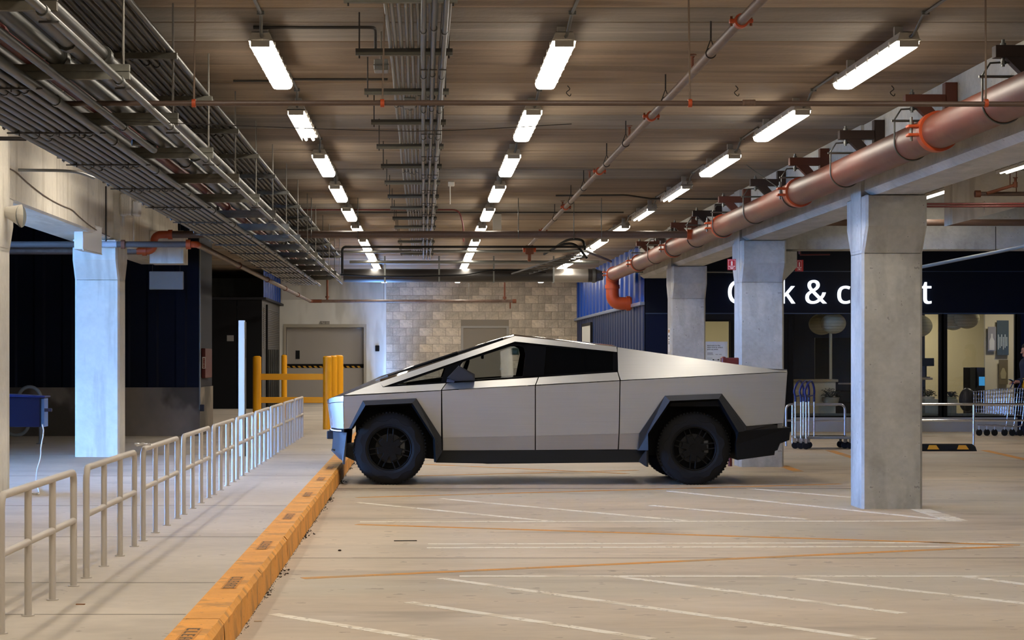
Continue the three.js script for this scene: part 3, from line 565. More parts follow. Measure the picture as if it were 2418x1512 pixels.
for (const [x, rowName, opens] of rowsL) for (let i = -6; i < 15; i++) {
  const z = lampZ(i); if (z > 57.6 || (x === -3.3 && i > 2)) continue;
  const seen = i >= 0, open = opens.includes(i), k = ord(seen ? i : -i - 1);
  fixture(x, z, seen ? (open ? `bare twin tubes without diffuser, ${k} fitting in the ${rowName}` : `lit ceiling lamp, ${k} from the camera in the ${rowName}`) : `lamp overhead before the view, ${k} back in the ${rowName}`, rowName, open);
  if (x > -3) feedConduit(x, z + LL, lampZ(i + 1), seen ? `thin bent conduit after the ${k} lamp of the ${rowName}` : `thin conduit before the view, ${k} back in the ${rowName}`);
}
for (let i = 0; i < 7; i++) fixture(6.8, 2 + i * 3.95 - 0.1, `${ord(i)} lamp in the bay beyond the right beam`, 'lamps beyond the right beam', true);
for (let i = 0; i < 3; i++) fixture(9.6, 31 + i * 3.2, `lamp before the shop front, ${ord(i)} from the camera`, 'lamps before the shop front', false);

// ------------------------------------------------------------------ trapeze hangers and conduits
function strut(parent, x0, x1, y0, h, z, mat, name = 'strut') {
  const d = 0.041, lip = 0.006; // slotted channel seen from the side: body with a groove line
  const g = [bx(x0, x1, y0, y0 + h * 0.46, -z, -z - d), bx(x0 + 0.004, x1 - 0.004, y0 + h * 0.46, y0 + h * 0.54, -z - lip, -z - d), bx(x0, x1, y0 + h * 0.54, y0 + h, -z, -z - d)];
  return part(parent, name, muv(h > 0.06 ? g : [bx(x0, x1, y0, y0 + h, -z, -z - d)]), mat);
}
const LOW = EYE + 1.535, UP_ = EYE + 1.965, XA = -2.82, XB = -1.62;
for (let i = -4; i < 14; i++) {
  const z = 11.19 + 2.22 * i, n = i + 4;
  const t = thing('trapeze_hanger', i < 0 ? `cable trapeze before the view, ${ord(-i - 1)} back` : `two-tier strut hanger of the left cable run, ${ord(i)} from the camera`, 'pipe hanger', V((XA + XB) / 2, LOW, -z), 'hangers of the left cable run');
  strut(t, XA, XB, LOW, 0.082, z, i % 3 === 1 ? M.strut : hexStrut(i)); strut(t, XA + 0.02, XB, UP_, 0.041, z - 0.06, M.strut);
  for (const x of [XA + 0.05, XB - 0.035]) { part(t, 'threaded_rod', cyl(V(x, LOW - 0.03, -z - 0.02), V(x, CEIL, -z - 0.02), 0.007, 6), M.rod); part(t, 'nut', cyl(V(x, LOW - 0.022, -z - 0.02), V(x, LOW - 0.006, -z - 0.02), 0.014, 6), M.rodDark); }
}
function hexStrut(i) { return [M.strut, M.strutWarm ??= std({ map: T.galv, roughness: 0.6, metalness: 0.25, color: 0xa79a86 })][((i % 2) + 2) % 2]; }
function conduit(name, x, y, r, z0, z1, mat, label, group, o = {}) {
  const t = thing(name, label, 'conduit', V(x, y, -(z0 + z1) / 2), group);
  const pts = []; const n = Math.round((z1 - z0) / 2.22) + 1; const wob = o.wob ?? 0.01;
  for (let k = 0; k <= n; k++) pts.push(V(x + (k && k < n ? rr(-wob, wob) : 0), y, -(z0 + (z1 - z0) * k / n)));
  if (o.end) pts.push(...o.end);
  part(t, 'tube', sweep(pts, r, r > 0.03 ? 14 : 10), mat);
  for (let z = z0 + 1.2 + rr(0, 1); z < z1 - 0.3; z += o.cp ?? 4.44) { const xx = pts[Math.min(n, Math.max(0, Math.round((z - z0) / (z1 - z0) * n)))].x; part(t, 'coupling', cyl(V(x, y, -z), V(x, y, -z - 0.05 - r), r * 1.16 + wob * 0.6, 10), mat); }
  return t;
}
const ZE = 41.2, nthLR = i => ord(i);
for (let i = 0; i < 9; i++) conduit('steel_conduit', -1.675 - i * 0.056, UP_ + 0.041 + 0.022, 0.0205, 3, ZE, M.conduit, `${nthLR(i)} conduit from the right on the upper tier of the left run`, 'upper tier conduits', { wob: 0.006 });
for (let i = 0; i < 5; i++) conduit('steel_conduit', -2.26 - i * 0.1, UP_ + 0.041 + 0.032, 0.031, 3, ZE, M.conduit, `${nthLR(i)} thicker conduit left of the packed upper tier conduits`, 'thick upper tier conduits', { wob: 0.01 });
[[-1.745, 0.036], [-1.865, 0.047], [-2.02, 0.047], [-2.17, 0.04], [-2.33, 0.05], [-2.49, 0.05], [-2.65, 0.045]].forEach(([x, r], i) => conduit('large_conduit', x, LOW + 0.082 + r, r, 3, ZE, i === 3 ? M.darkRed : M.conduit, i === 3 ? 'dark red pipe among the large grey conduits of the left run' : `${nthLR(i)} large conduit from the right on the lower left tier`, 'large lower tier conduits', { cp: 6, wob: 0.012 }));
for (let i = 0; i < 8; i++) conduit('steel_conduit', -2.24 - i * 0.066, LOW - 0.026, 0.0225, 3, ZE + 0.6, M.conduit, `${nthLR(i)} conduit from the right clamped under the lower left tier`, 'conduits under the lower tier', { wob: 0.004, cp: 2.22 });
conduit('steel_conduit', -2.15, LOW - 0.032, 0.028, 3, ZE + 0.9, M.conduitPale ??= std({ map: T.galv, roughness: 0.4, metalness: 0.5, color: 0x9a988f }), 'thick pale conduit at the right edge of the lowest left conduits', null, { wob: 0.003, cp: 2.22 });
conduit('steel_conduit', -1.655, LOW - 0.026, 0.021, 3, ZE + 0.2, M.conduitPale, 'single pale conduit under the right ends of the left struts', null, { wob: 0.006, cp: 2.22 });
conduit('steel_conduit', -1.955, LOW - 0.032, 0.024, 3, 14.6, M.conduit, 'short dark conduit ending in a hook under the left struts', null, { wob: 0.002, end: [V(-1.955, LOW - 0.028, -14.75), V(-1.97, LOW + 0.0, -14.86), V(-2.02, LOW + 0.03, -14.82), V(-2.12, LOW + 0.03, -14.78)] });
// beam clamps holding the lowest conduits
for (let i = -1; i < 13; i++) for (const [x0, x1, nm] of [[-2.75, -2.1, 'wide'], [-1.7, -1.61, 'short']]) {
  const z = 11.19 + 2.22 * i; solo('pipe_clamp', merge([bx(x0, x1, LOW - 0.056, LOW - 0.046, -z - 0.005, -z - 0.03), ...(nm === 'wide' ? [0, 2, 4, 6].map(k => bx(-2.27 - k * 0.066, -2.276 - k * 0.066, LOW - 0.07, LOW, -z - 0.01, -z - 0.025)) : [])]), M.clip, i < 0 ? `${nm} black clamp before the view on the left run` : `${nm} black clamp under the ${ord(i)} left strut`, 'clamp', 'clamps under the left run');
}
// middle run
const MY = EYE + 2.05;
for (let i = -5; i < 14; i++) {
  const z = 13.76 + 2.05 * i;
  const t = thing('trapeze_hanger', i < 0 ? `middle cable trapeze before the view, ${ord(-i - 1)} back` : `dark strut hanger of the middle conduit run, ${ord(i)} from the camera`, 'pipe hanger', V(-0.13, MY, -z), 'hangers of the middle run');
  part(t, 'strut', [bx(-0.46, 0.197, MY + 0.022, MY + 0.045, -z, -z - 0.041)], M.strutDark); part(t, 'lower_channel', [bx(-0.46, 0.197, MY - 0.002, MY + 0.021, -z, -z - 0.041)], M.strut);
  for (const x of [-0.435, 0.172]) part(t, 'threaded_rod', cyl(V(x, MY - 0.02, -z - 0.02), V(x, CEIL, -z - 0.02), 0.006, 6), M.rodDark);
}
for (let i = 0; i < 11; i++) conduit('steel_conduit', -0.225 + i * 0.038, MY + 0.058, 0.0125, 3, 42, M.conduitGrey, `${nthLR(i)} thin conduit from the left on the middle run`, 'thin conduits of the middle run', { wob: 0.008, cp: 6 });
for (let i = 0; i < 3; i++) conduit('steel_conduit', 0.0 + i * 0.065, MY - 0.019, 0.0165, 3, 42, M.galv, `${['left', 'middle', 'right'][i]} of three pale conduits under the middle run`, 'pale conduits of the middle run', { wob: 0.004, cp: 2.05 });
for (let i = 0; i < 12; i++) { const z = 14.2 + 2.05 * i; for (let k = 0; k < 3; k++) solo('pipe_clamp', bx(-0.022 + k * 0.065, 0.03 + k * 0.065, MY - 0.04, MY - 0.034, -z, -z - 0.02), M.clip, `small black clip on the ${['left', 'middle', 'right'][k]} pale middle conduit, ${ord(i)} from the camera`, 'clamp', 'clips of the pale conduits'); }
// junction boxes on the middle run
[[at(900, 155, 14.6), 0.1], [at(967, 242, 16.4), 0.09]].forEach(([p, s], i) => { const t = thing('junction_box', ['grey junction box hung left of the middle run', 'grey junction box under the middle run'][i], 'junction box', p); part(t, 'box', rbx(p.x - s / 2, p.x + s / 2, p.y - s * 0.4, p.y + s * 0.4, p.z - 0.12, p.z + 0.05, 0.006), M.conduitGrey); part(t, 'lid_rim', rbx(p.x - s * 0.56, p.x + s * 0.56, p.y - s * 0.05, p.y + s * 0.02, p.z - 0.13, p.z + 0.06, 0.004), M.galv); part(t, 'support', cyl(V(p.x, p.y, p.z), V(p.x, CEIL, p.z), 0.008, 6), M.rod); });
// wiring conduit across the ceiling to the junction box
{ const z = 14.33, y = CEIL - 0.014; solo('wiring_conduit', bent([V(-1.2, y, -z), V(-0.36, y, -z), V(-0.34, y, -z - 0.06), V(-0.34, CEIL - 0.2, -z - 0.08)], 0.0115, 0.06, 8), M.clip, 'black conduit across the ceiling bending down at the middle run', 'conduit');
  solo('wiring_conduit', bent([V(-1.6, y, -17.1), V(-1.25, y, -17.1), V(-1.12, y, -17.0), V(-0.3, y, -17.0)], 0.01, 0.06, 8), M.clip, 'thin black cable across the ceiling behind the first lamp', 'conduit');
  solo('wiring_conduit', tube([V(1.9, y, -29.2), V(2.9, y, -29.1), V(3.3, y - 0.03, -29.4), V(4.4, y - 0.05, -29.2)], 0.012, 8, 30), M.clip, 'dark cable from the right lamps to the concrete beam', 'conduit');
  solo('wiring_conduit', cyl(V(-1.1, CEIL - 0.02, -32.5), V(3.2, CEIL - 0.02, -32.5), 0.012, 8), M.clip, 'dark straight conduit across the far ceiling', 'conduit');
  solo('guy_wire', cyl(at(1763, 390, 24.5), at(1842, 447, 24), 0.005, 6), M.galv, 'thin pale wire slanting from ceiling to the red pipe', 'wire'); }

// ------------------------------------------------------------------ sprinkler pipes
// thin cross pipe in front
{
  const z = 12.44, y = EYE + 1.56, t = thing('sprinkler_pipe', 'thin brown pipe crossing the whole view below the ceiling', 'pipe', V(1, y, -z));
  part(t, 'pipe', sweep([V(-2.76, y - 0.005, -z), V(0, y, -z), V(2, y - 0.004, -z), V(4.42, y - 0.01, -z)], 0.0165, 12), M.pipeBrown);
  for (const px of [458, 903, 1629, 2328]) { const x = (px - VX) * z / F; part(t, 'hanger_band', cyl(V(x - 0.012, y - 0.002, -z), V(x + 0.012, y - 0.002, -z), 0.026, 12), M.pipeOrange); part(t, 'hanger_rod', cyl(V(x, y + 0.01, -z), V(x + rr(-0.02, 0.02), CEIL, -z), 0.006, 6), M.cord); }
  part(t, 'coupling', cyl(V(1.95, y, -z), V(2.03, y, -z), 0.02, 12), M.pipeBrown);
  // thin wire under the pipe
  solo('slack_wire', tube([V(-2, y - 0.04, -z - 0.6), V(-0.4, y - 0.1, -z - 0.6), V(0.2, y - 0.1, -z - 0.6), V(0.95, y - 0.06, -z - 0.6)], 0.003, 6, 40, 0.5), M.rodDark, 'thin dark wire sagging behind the cross pipe', 'wire');
}
// branch pipe along the lane with grooved couplings, hangers and upright heads
{
  const X = 2.0, Y = EYE + 2.12, t = thing('sprinkler_pipe', 'brown sprinkler pipe with orange couplings running along the ceiling', 'pipe', V(X, Y, -20));
  part(t, 'pipe', muv(cyl(V(X, Y, -4), V(X, Y, -39.6), 0.031, 16)), M.pipeBrown);
  for (const z of [7.3, 12.8, 17.85, 23.1, 28.6, 34, 39.5]) { const c = part(t, 'coupling', [cyl(V(X, Y, -z + 0.03), V(X, Y, -z - 0.03), 0.046, 16), rbx(X - 0.075, X + 0.075, Y - 0.014, Y + 0.014, -z - 0.022, -z + 0.022, 0.008)], M.pipeOrange); for (const s of [-1, 1]) part(c, 'bolt', cyl(V(X + s * 0.062, Y - 0.03, -z), V(X + s * 0.062, Y + 0.03, -z), 0.009, 6), M.rust); }
  for (const z of [14.15, 16.8, 20.1, 22.2, 25.4, 27.6, 31]) part(t, 'hanger', [cyl(V(X, Y + 0.1, -z), V(X, CEIL, -z), 0.007, 6), new THREE.TorusGeometry(0.035, 0.004, 6, 18).translate(X, Y, -z), cyl(V(X - 0.03, Y + 0.015, -z), V(X, Y + 0.1, -z), 0.004, 5), cyl(V(X + 0.03, Y + 0.015, -z), V(X, Y + 0.1, -z), 0.004, 5)], M.rodDark);
  for (const z of [15.0, 19.6, 24.3, 29]) part(t, 'sprinkler_head', [cyl(V(X - 0.015, Y + 0.02, -z), V(X - 0.015, Y + 0.085, -z), 0.012, 8), cyl(V(X - 0.015, Y + 0.085, -z), V(X - 0.015, Y + 0.105, -z), 0.006, 8, 0.02), cyl(V(X - 0.015, Y + 0.115, -z), V(X - 0.015, Y + 0.119, -z), 0.03, 12)], M.rust);
}
// hooks on the ceiling
[[1340, 228], [1737, 232], [2105, 240]].forEach(([px, py], i) => { const p = at(px, py, 17.5); solo('ceiling_hook', tube([V(p.x, CEIL, p.z), V(p.x + 0.02, CEIL - 0.03, p.z), V(p.x - 0.01, CEIL - 0.06, p.z), V(p.x + 0.02, CEIL - 0.09, p.z), V(p.x + 0.03, CEIL - 0.07, p.z)], 0.004, 6, 24, 0.5), M.rodDark, ['small bent wire hook beside the middle lamps', 'small bent wire hook right of the slanting sprinkler pipe', 'small bent wire hook above the red pipe brackets'][i], 'hook', 'ceiling hooks'); });
// thick cross pipe joined to the red main
{
  const z = 29.8, y = EYE + 1.806, t = thing('cross_main', 'thick dusty brown pipe crossing the hall to the red main', 'pipe', V(0, y, -z));
  part(t, 'pipe', muv(cyl(V(-3.86, y, -z), V(3.96, y, -z), 0.053, 18)), M.pipeBrown);
  part(t, 'end_coupling', [cyl(V(3.86, y, -z), V(3.94, y, -z), 0.075, 16)], M.pipeOrange);
  part(t, 'elbow', [cyl(V(-3.74, y, -z), V(-3.68, y, -z), 0.072, 16), bent([V(-3.7, y, -z), V(-3.95, y, -z), V(-3.95, y - 0.24, -z), V(-4.2, y - 0.24, -z)], 0.056, 0.11, 14), cyl(V(-4.12, y - 0.24, -z), V(-4.06, y - 0.24, -z), 0.072, 16)], M.pipeOrange);
  part(t, 'lower_run', muv(cyl(V(-4.2, y - 0.24, -z), V(-8.5, y - 0.24, -z), 0.053, 16)), M.pipeBrown);
  for (const px of [1224, 1355, 735, 845, 1420]) { const x = (px - VX) * z / F; part(t, 'hanger', [cyl(V(x, y + 0.05, -z), V(x, CEIL, -z), 0.007, 6), new THREE.TorusGeometry(0.058, 0.006, 6, 20).rotateY(Math.PI / 2).translate(x, y, -z)], M.galv); }
}
// grey pipe in front of the left pillar that turns away along the wall
{
  const y = EYE + 1.50, z = 26.9, X = -3.0, t = thing('drain_pipe', 'dark brown pipe past the left pillar turning towards the back wall', 'pipe', V(-3.4, y, -30));
  part(t, 'pipe', muv(cyl(V(-5.6, y, -z), V(-3.12, y, -z), 0.041, 16)), std({ color: 0x4a4442, roughness: 0.5 }));
  part(t, 'coupling', [cyl(V(-3.14, y, -z), V(-3.08, y, -z), 0.065, 16), bent([V(-3.1, y, -z), V(X, y, -z), V(X, y, -z - 0.2)], 0.044, 0.08, 12)], M.pipeOrange);
  part(t, 'coupling', cyl(V(-4.0, y, -z), V(-3.95, y, -z), 0.06, 14), M.rust);
  part(t, 'pipe_label', cyl(V(-4.25, y, -z), V(-4.06, y, -z), 0.0415, 16), hex(0xa0a4a8, 0.5));
  part(t, 'long_run', muv(cyl(V(X, y, -z - 0.2), V(X, y, -53.8), 0.041, 14)), M.pipeBrown);
  for (const zz of [33, 39, 44, 48.5]) part(t, 'coupling', cyl(V(X, y, -zz + 0.03), V(X, y, -zz - 0.03), 0.055, 12), M.rust);
  part(t, 'elbow', bent([V(X, y, -53.6), V(X, y, -53.9), V(X + 0.3, y, -53.9)], 0.047, 0.1, 12), M.rust);
  part(t, 'back_run', muv(cyl(V(X + 0.2, y, -53.9), V(2.4, y, -53.9), 0.041, 14)), M.pipeBrown);
  part(t, 'end_cap', [cyl(V(2.36, y, -53.9), V(2.46, y, -53.9), 0.055, 12), cyl(V(2.15, y, -53.9), V(2.15, y + 0.62, -53.9), 0.026, 10), cyl(V(2.15, y + 0.06, -53.9), V(2.15, y + 0.12, -53.9), 0.05, 12), cyl(V(2.3, y - 0.02, -53.9), V(2.3, y - 0.2, -53.9), 0.018, 8)], M.rust);
  part(t, 'riser', [cyl(V(-2.55, y + 0.04, -53.9), V(-2.55, CEIL, -53.9), 0.03, 10), cyl(V(-2.55, y + 0.09, -53.9), V(-2.55, y + 0.13, -53.9), 0.055, 10)], M.rust);
  for (const x of [-1.05, 1.2]) part(t, 'hanger_rod', cyl(V(x, y, -53.9), V(x, CEIL, -53.9), 0.007, 6), M.rod);
}
// insulated duct across the back
{
  const z = 47, y = EYE + 1.9, t = thing('insulated_duct', 'thick black insulated duct across the back of the hall', 'duct', V(0.5, y, -z));
  part(t, 'duct', cyl(V(-1.85, y, -z), V(4.0, y, -z), 0.155, 24), hex(0x1d1b1a, 0.35));
  part(t, 'end_collar', [cyl(V(3.9, y, -z), V(3.97, y, -z), 0.17, 24), cyl(V(3.97, y, -z), V(4.15, y, -z), 0.15, 20, 0.1)], M.galv);
  part(t, 'shiny_wrap', new THREE.CylinderGeometry(0.158, 0.158, 0.8, 24).rotateZ(Math.PI / 2).translate(3.4, y, -z), hex(0x8b8782, 0.3, 0.7));
  for (const x of [-0.89, 0.36, 1.62, 3.0]) part(t, 'support_strap', [bx(x - 0.018, x + 0.018, y - 0.16, CEIL, -z + 0.163, -z + 0.158), bx(x - 0.018, x + 0.018, y - 0.164, y - 0.157, -z - 0.16, -z + 0.163)], M.galv);
  const r = thing('small_duct', 'pale thin ducts in the jumble behind the far lamps', 'duct', V(0.5, y + 0.2, -44));
  part(r, 'duct', cyl(V(-1.6, EYE + 2.07, -44), V(3.8, EYE + 2.07, -44), 0.035, 12), M.galv); part(r, 'duct', cyl(V(-1.9, EYE + 2.08, -40), V(3.2, EYE + 2.1, -40), 0.028, 12), M.galv); part(r, 'duct', cyl(V(3.2, EYE + 2.1, -40), V(3.85, EYE + 1.98, -41.8), 0.028, 12), M.galv);
  const b = thing('black_pipe', 'black pipe across the far ceiling behind the thick brown one', 'pipe', V(1, EYE + 2.1, -36.5)); part(b, 'pipe', cyl(V(-1.4, EYE + 1.98, -36.3), V(2.9, EYE + 1.98, -36.3), 0.02, 12), M.black);
  part(b, 'bend', bent([V(-1.3, EYE + 1.98, -36.3), V(-1.45, EYE + 1.98, -36.3), V(-1.45, EYE + 1.5, -36.3)], 0.021, 0.1, 10), M.black);
  // far cable ladder under the lamps at right
  const c = thing('cable_ladder', 'dark cable ladder slanting under the far right lamps', 'cable tray', V(2.6, EYE + 2.05, -43)); for (const s of [0, 0.4]) part(c, 'side_rail', cyl(V(2.0 + s, EYE + 1.9, -46), V(2.75 + s, EYE + 1.95, -39), 0.02, 8), M.rodDark); for (let i = 0; i < 12; i++) { const k = i / 11; part(c, 'rung', cyl(V(2.0 + 0.75 * k, EYE + 1.9 + 0.05 * k, -46 + 7 * k), V(2.4 + 0.75 * k, EYE + 1.9 + 0.05 * k, -46 + 7 * k), 0.015, 6), M.strutDark); }
  part(c, 'cable', tube([V(2.5, EYE + 2.1, -40), V(2.75, EYE + 2.25, -39), V(3.0, EYE + 2.22, -38.5), V(3.05, EYE + 2.05, -38.4)], 0.025, 8, 30, 0.5), M.black); part(c, 'cable', tube([V(2.4, EYE + 2.06, -40.4), V(2.66, EYE + 2.18, -39.4), V(2.9, EYE + 2.16, -38.9), V(3.1, EYE + 1.9, -38.6)], 0.025, 8, 30, 0.5), M.black);
  solo('slack_cable', tube([V(-1.9, EYE + 1.9, -46.5), V(-0.5, EYE + 1.86, -46.5), V(0.9, EYE + 1.9, -46.5), V(1.6, EYE + 2.0, -46.5), V(2.8, EYE + 1.95, -46.5)], 0.018, 8, 60, 0.5), M.black, 'slack black cable above the insulated duct', 'cable');
  const v = thing('valve', 'rusty red valve hanging under the far sprinkler pipe', 'valve', V(1.98, EYE + 1.86, -38)); part(v, 'body', [rbx(1.9, 2.06, EYE + 1.93, EYE + 2.1, -37.94, -38.06, 0.02), cyl(V(1.98, EYE + 1.8, -38), V(1.98, EYE + 1.95, -38), 0.035, 10)], M.rust); part(v, 'flange', cyl(V(1.86, EYE + 2.02, -38), V(2.1, EYE + 2.02, -38), 0.05, 12), M.pipeOrange);
  solo('ceiling_box', rbx(at(1164, 0, 33).x, at(1184, 0, 33).x, at(0, 543, 33).y, CEIL - 0.002, -33, -33.15, 0.01), M.offWhite, 'pale box on the ceiling beside the middle lamps', 'junction box');
  solo('ceiling_box', [rbx(at(1058, 0, 27).x, at(1073, 0, 27).x, CEIL - 0.06, CEIL - 0.002, -27, -27.1, 0.008), cyl(V(at(1063, 0, 27).x, CEIL - 0.3, -27.05), V(at(1063, 0, 27).x, CEIL - 0.05, -27.05), 0.008, 6)], M.offWhite, 'small pale ceiling box right of the middle run', 'junction box');
  solo('red_cable_pipe', bent([V(-1.9, CEIL - 0.05, -31.5), V(2.5 - 2.28, CEIL - 0.05, -31.5), V(0.55, CEIL - 0.05, -31.5), V(0.62, CEIL - 0.3, -31.5), V(0.62, CEIL - 0.55, -31.5)], 0.012, 0.1, 8), M.darkRed, 'thin dark red pipe across the far ceiling bending down', 'pipe');
}
// ------------------------------------------------------------------ big red main on brackets
{
  const X = 4.06, Y = EYE + 1.786, R = 0.139, ZE_ = 43.6, t = thing('red_main_pipe', 'big rust red pipe running along the right beam', 'pipe', V(X, Y, -20));
  const uvPipe = (g, z0, z1) => { const u = g.attributes.uv, p = g.attributes.position; for (let i = 0; i < u.count; i++) u.setXY(i, p.getZ(i), u.getX(i) * 0.93); return g; };
  const joints = [-8, -2.6, 4.6, 10, 16.05, 21.95, 27.6, 33.0, 38.3, ZE_ - 0.25];
  for (let i = 0; i + 1 < joints.length; i++) { const g = new THREE.CylinderGeometry(R, R, joints[i + 1] - joints[i] - 0.006, 40, 1, false).toNonIndexed(); g.rotateX(Math.PI / 2).translate(X, Y, -(joints[i] + joints[i + 1]) / 2); part(t, 'pipe_length', uvPipe(g), M.pipeRed); }
  for (const z of joints.slice(1)) {
    const c = part(t, 'coupling', [cyl(V(X, Y, -z + 0.055), V(X, Y, -z - 0.055), R + 0.022, 36), rbx(X - R - 0.105, X - R + 0.02, Y + 0.028, Y + 0.052, -z - 0.045, -z + 0.045, 0.008), rbx(X - R - 0.105, X - R + 0.02, Y - 0.04, Y - 0.016, -z - 0.045, -z + 0.045, 0.008)], M.pipeOrange);
    part(c, 'bolt', [cyl(V(X - R - 0.07, Y - 0.075, -z), V(X - R - 0.07, Y + 0.115, -z), 0.012, 10), cyl(V(X - R - 0.07, Y + 0.053, -z), V(X - R - 0.07, Y + 0.075, -z), 0.022, 6)], M.galv);
  }
  part(t, 'drop_elbow', bent([V(X, Y, -ZE_ + 0.3), V(X, Y, -ZE_ - 0.1), V(X, Y - 0.62, -ZE_ - 0.1), V(X + 0.41, Y - 0.62, -ZE_ - 0.1)], R, 0.24, 24), M.pipeOrange);
  part(t, 'coupling', cyl(V(X, Y - 0.22, -ZE_ - 0.1), V(X, Y - 0.3, -ZE_ - 0.1), R + 0.02, 28), M.pipeOrange); part(t, 'coupling', cyl(V(X + 0.3, Y - 0.62, -ZE_ - 0.1), V(X + 0.38, Y - 0.62, -ZE_ - 0.1), R + 0.02, 28), M.pipeOrange);
  for (let i = -4; i < 9; i++) {
    const z = 16.9 + 2.66 * i, b = thing('pipe_bracket', i < 0 ? `steel bracket before the view holding the red main, ${ord(-i - 1)} back` : `brown steel bracket holding the red main, ${ord(i)} from the camera`, 'bracket', V(4.2, EYE + 2.1, -z), 'brackets of the red main');
    const m = i % 2 ? M.bracketDark : M.bracket, y1 = EYE + 2.185, y0 = EYE + 2.10;
    part(b, 'arm', rbx(3.995, 4.34, y0, y1, -z - 0.05, -z + 0.05, 0.005), m);
    part(b, 'wall_plate', rbx(4.325, 4.428, EYE + 1.9, EYE + 2.285, -z - 0.05, -z + 0.05, 0.005), m);
    part(b, 'brace', slab3([V(4.07, y0, -z + 0.042), V(4.2, y0, -z + 0.042), V(4.33, y0 - 0.15, -z + 0.042), V(4.33, y0 - 0.22, -z + 0.042), V(4.2, y0 - 0.13, -z + 0.042)], V(0, 0, -0.084)), m);
    part(b, 'bolt', [cyl(V(4.06, y0 - 0.06, -z), V(4.06, y1 + 0.045, -z), 0.012, 10), cyl(V(4.06, y1, -z), V(4.06, y1 + 0.02, -z), 0.022, 6), cyl(V(4.06, y0 - 0.045, -z), V(4.06, y0 - 0.02, -z), 0.022, 6)], M.galv);
    const ring = []; for (let k = 0; k <= 24; k++) { const a = Math.PI * (1 + k / 24); ring.push(V(X + Math.cos(a) * (R + 0.006), Y + Math.sin(a) * (R + 0.006), -z)); }
    part(b, 'clevis', [sweep([V(4.06, y0 - 0.03, -z), V(4.06 - 0.09, y0 - 0.035, -z), V(X - R - 0.006, y0 - 0.12, -z), ...ring, V(X + R + 0.006, y0 - 0.12, -z), V(4.06 + 0.09, y0 - 0.035, -z), V(4.06, y0 - 0.03, -z)], 0.0075, 8), cyl(V(X - R - 0.03, y0 - 0.13, -z), V(X + R + 0.03, y0 - 0.13, -z), 0.01, 8)], M.galv);
  }
}
// pipes beyond the right beam
{
  const p = (px, py, z) => at(px, py, z);
  const a = thing('wall_pipe', 'thin dark red twin pipe beyond the nearest pillar at right', 'pipe', p(2300, 483, 24)); part(a, 'pipe', cyl(p(1850, 482.5, 24), p(2600, 481, 24), 0.013, 10), M.darkRed); part(a, 'pipe', cyl(p(1850, 488.5, 24), p(2600, 487, 24), 0.013, 10), M.darkRed); part(a, 'hanger_rod', cyl(p(2324, 475, 24), p(2324, 503, 24), 0.004, 6), M.rod);
  const b = thing('wall_pipe', 'thick grey pipe along the cross beam at right', 'pipe', p(2300, 525, 27.5)); part(b, 'pipe', cyl(p(1860, 526, 27.5), p(2620, 526, 27.5), 0.045, 14), M.pipeBrown);
  const c = thing('wall_pipe', 'capped brown pipe stub at the right picture edge', 'pipe', p(2370, 458, 24.5)); part(c, 'pipe', cyl(p(2313, 458, 24.5), p(2620, 458, 24.5), 0.026, 12), M.pipeBrown); part(c, 'end_coupling', cyl(p(2302, 458, 24.5), p(2315, 458, 24.5), 0.042, 14), M.rust); part(c, 'branch', [cyl(p(2330, 457, 24.3), p(2396, 437, 24.3), 0.02, 10), cyl(p(2397, 443, 24.3), p(2397, 430, 24.3), 0.028, 10), cyl(p(2397, 430, 24.3), p(2397, 421, 24.3), 0.014, 8), cyl(p(2392, 420, 24.3), p(2403, 420, 24.3), 0.006, 8)], M.rust); part(c, 'hanger_rod', cyl(p(2385, 437, 24.3), V(p(2385, 437, 24.3).x, CEIL, -24.3), 0.006, 6), M.rust); part(c, 'hanger_rod', cyl(p(2400, 460, 24.5), V(p(2400, 460, 24.5).x, CEIL, -24.5), 0.006, 6), M.rust);
  const d = thing('wall_pipe', 'slanting grey conduit under the cross beam at right', 'pipe', p(2300, 610, 27)); part(d, 'pipe', cyl(p(2170, 632, 27), p(2480, 570, 25), 0.022, 10), M.conduitGrey); part(d, 'hanger_rod', cyl(p(2351, 600, 27), p(2351, 535, 27), 0.007, 6), M.rodDark);
  const e = thing('wall_pipe', 'thin red sprinkler drop behind the second pillar', 'pipe', p(1888, 600, 30)); part(e, 'pipe', [cyl(p(1881, 556, 30), p(1889, 600, 30), 0.018, 8), cyl(p(1889, 602, 30), p(1960, 601, 30), 0.012, 8)], M.darkRed);
  const f = thing('wall_pipe', 'thin pale conduit along the top of the shop fascia', 'pipe', p(1700, 643, 41)); part(f, 'pipe', cyl(p(1500, 643, 41), p(1790, 643, 41), 0.016, 8), M.galv);
}

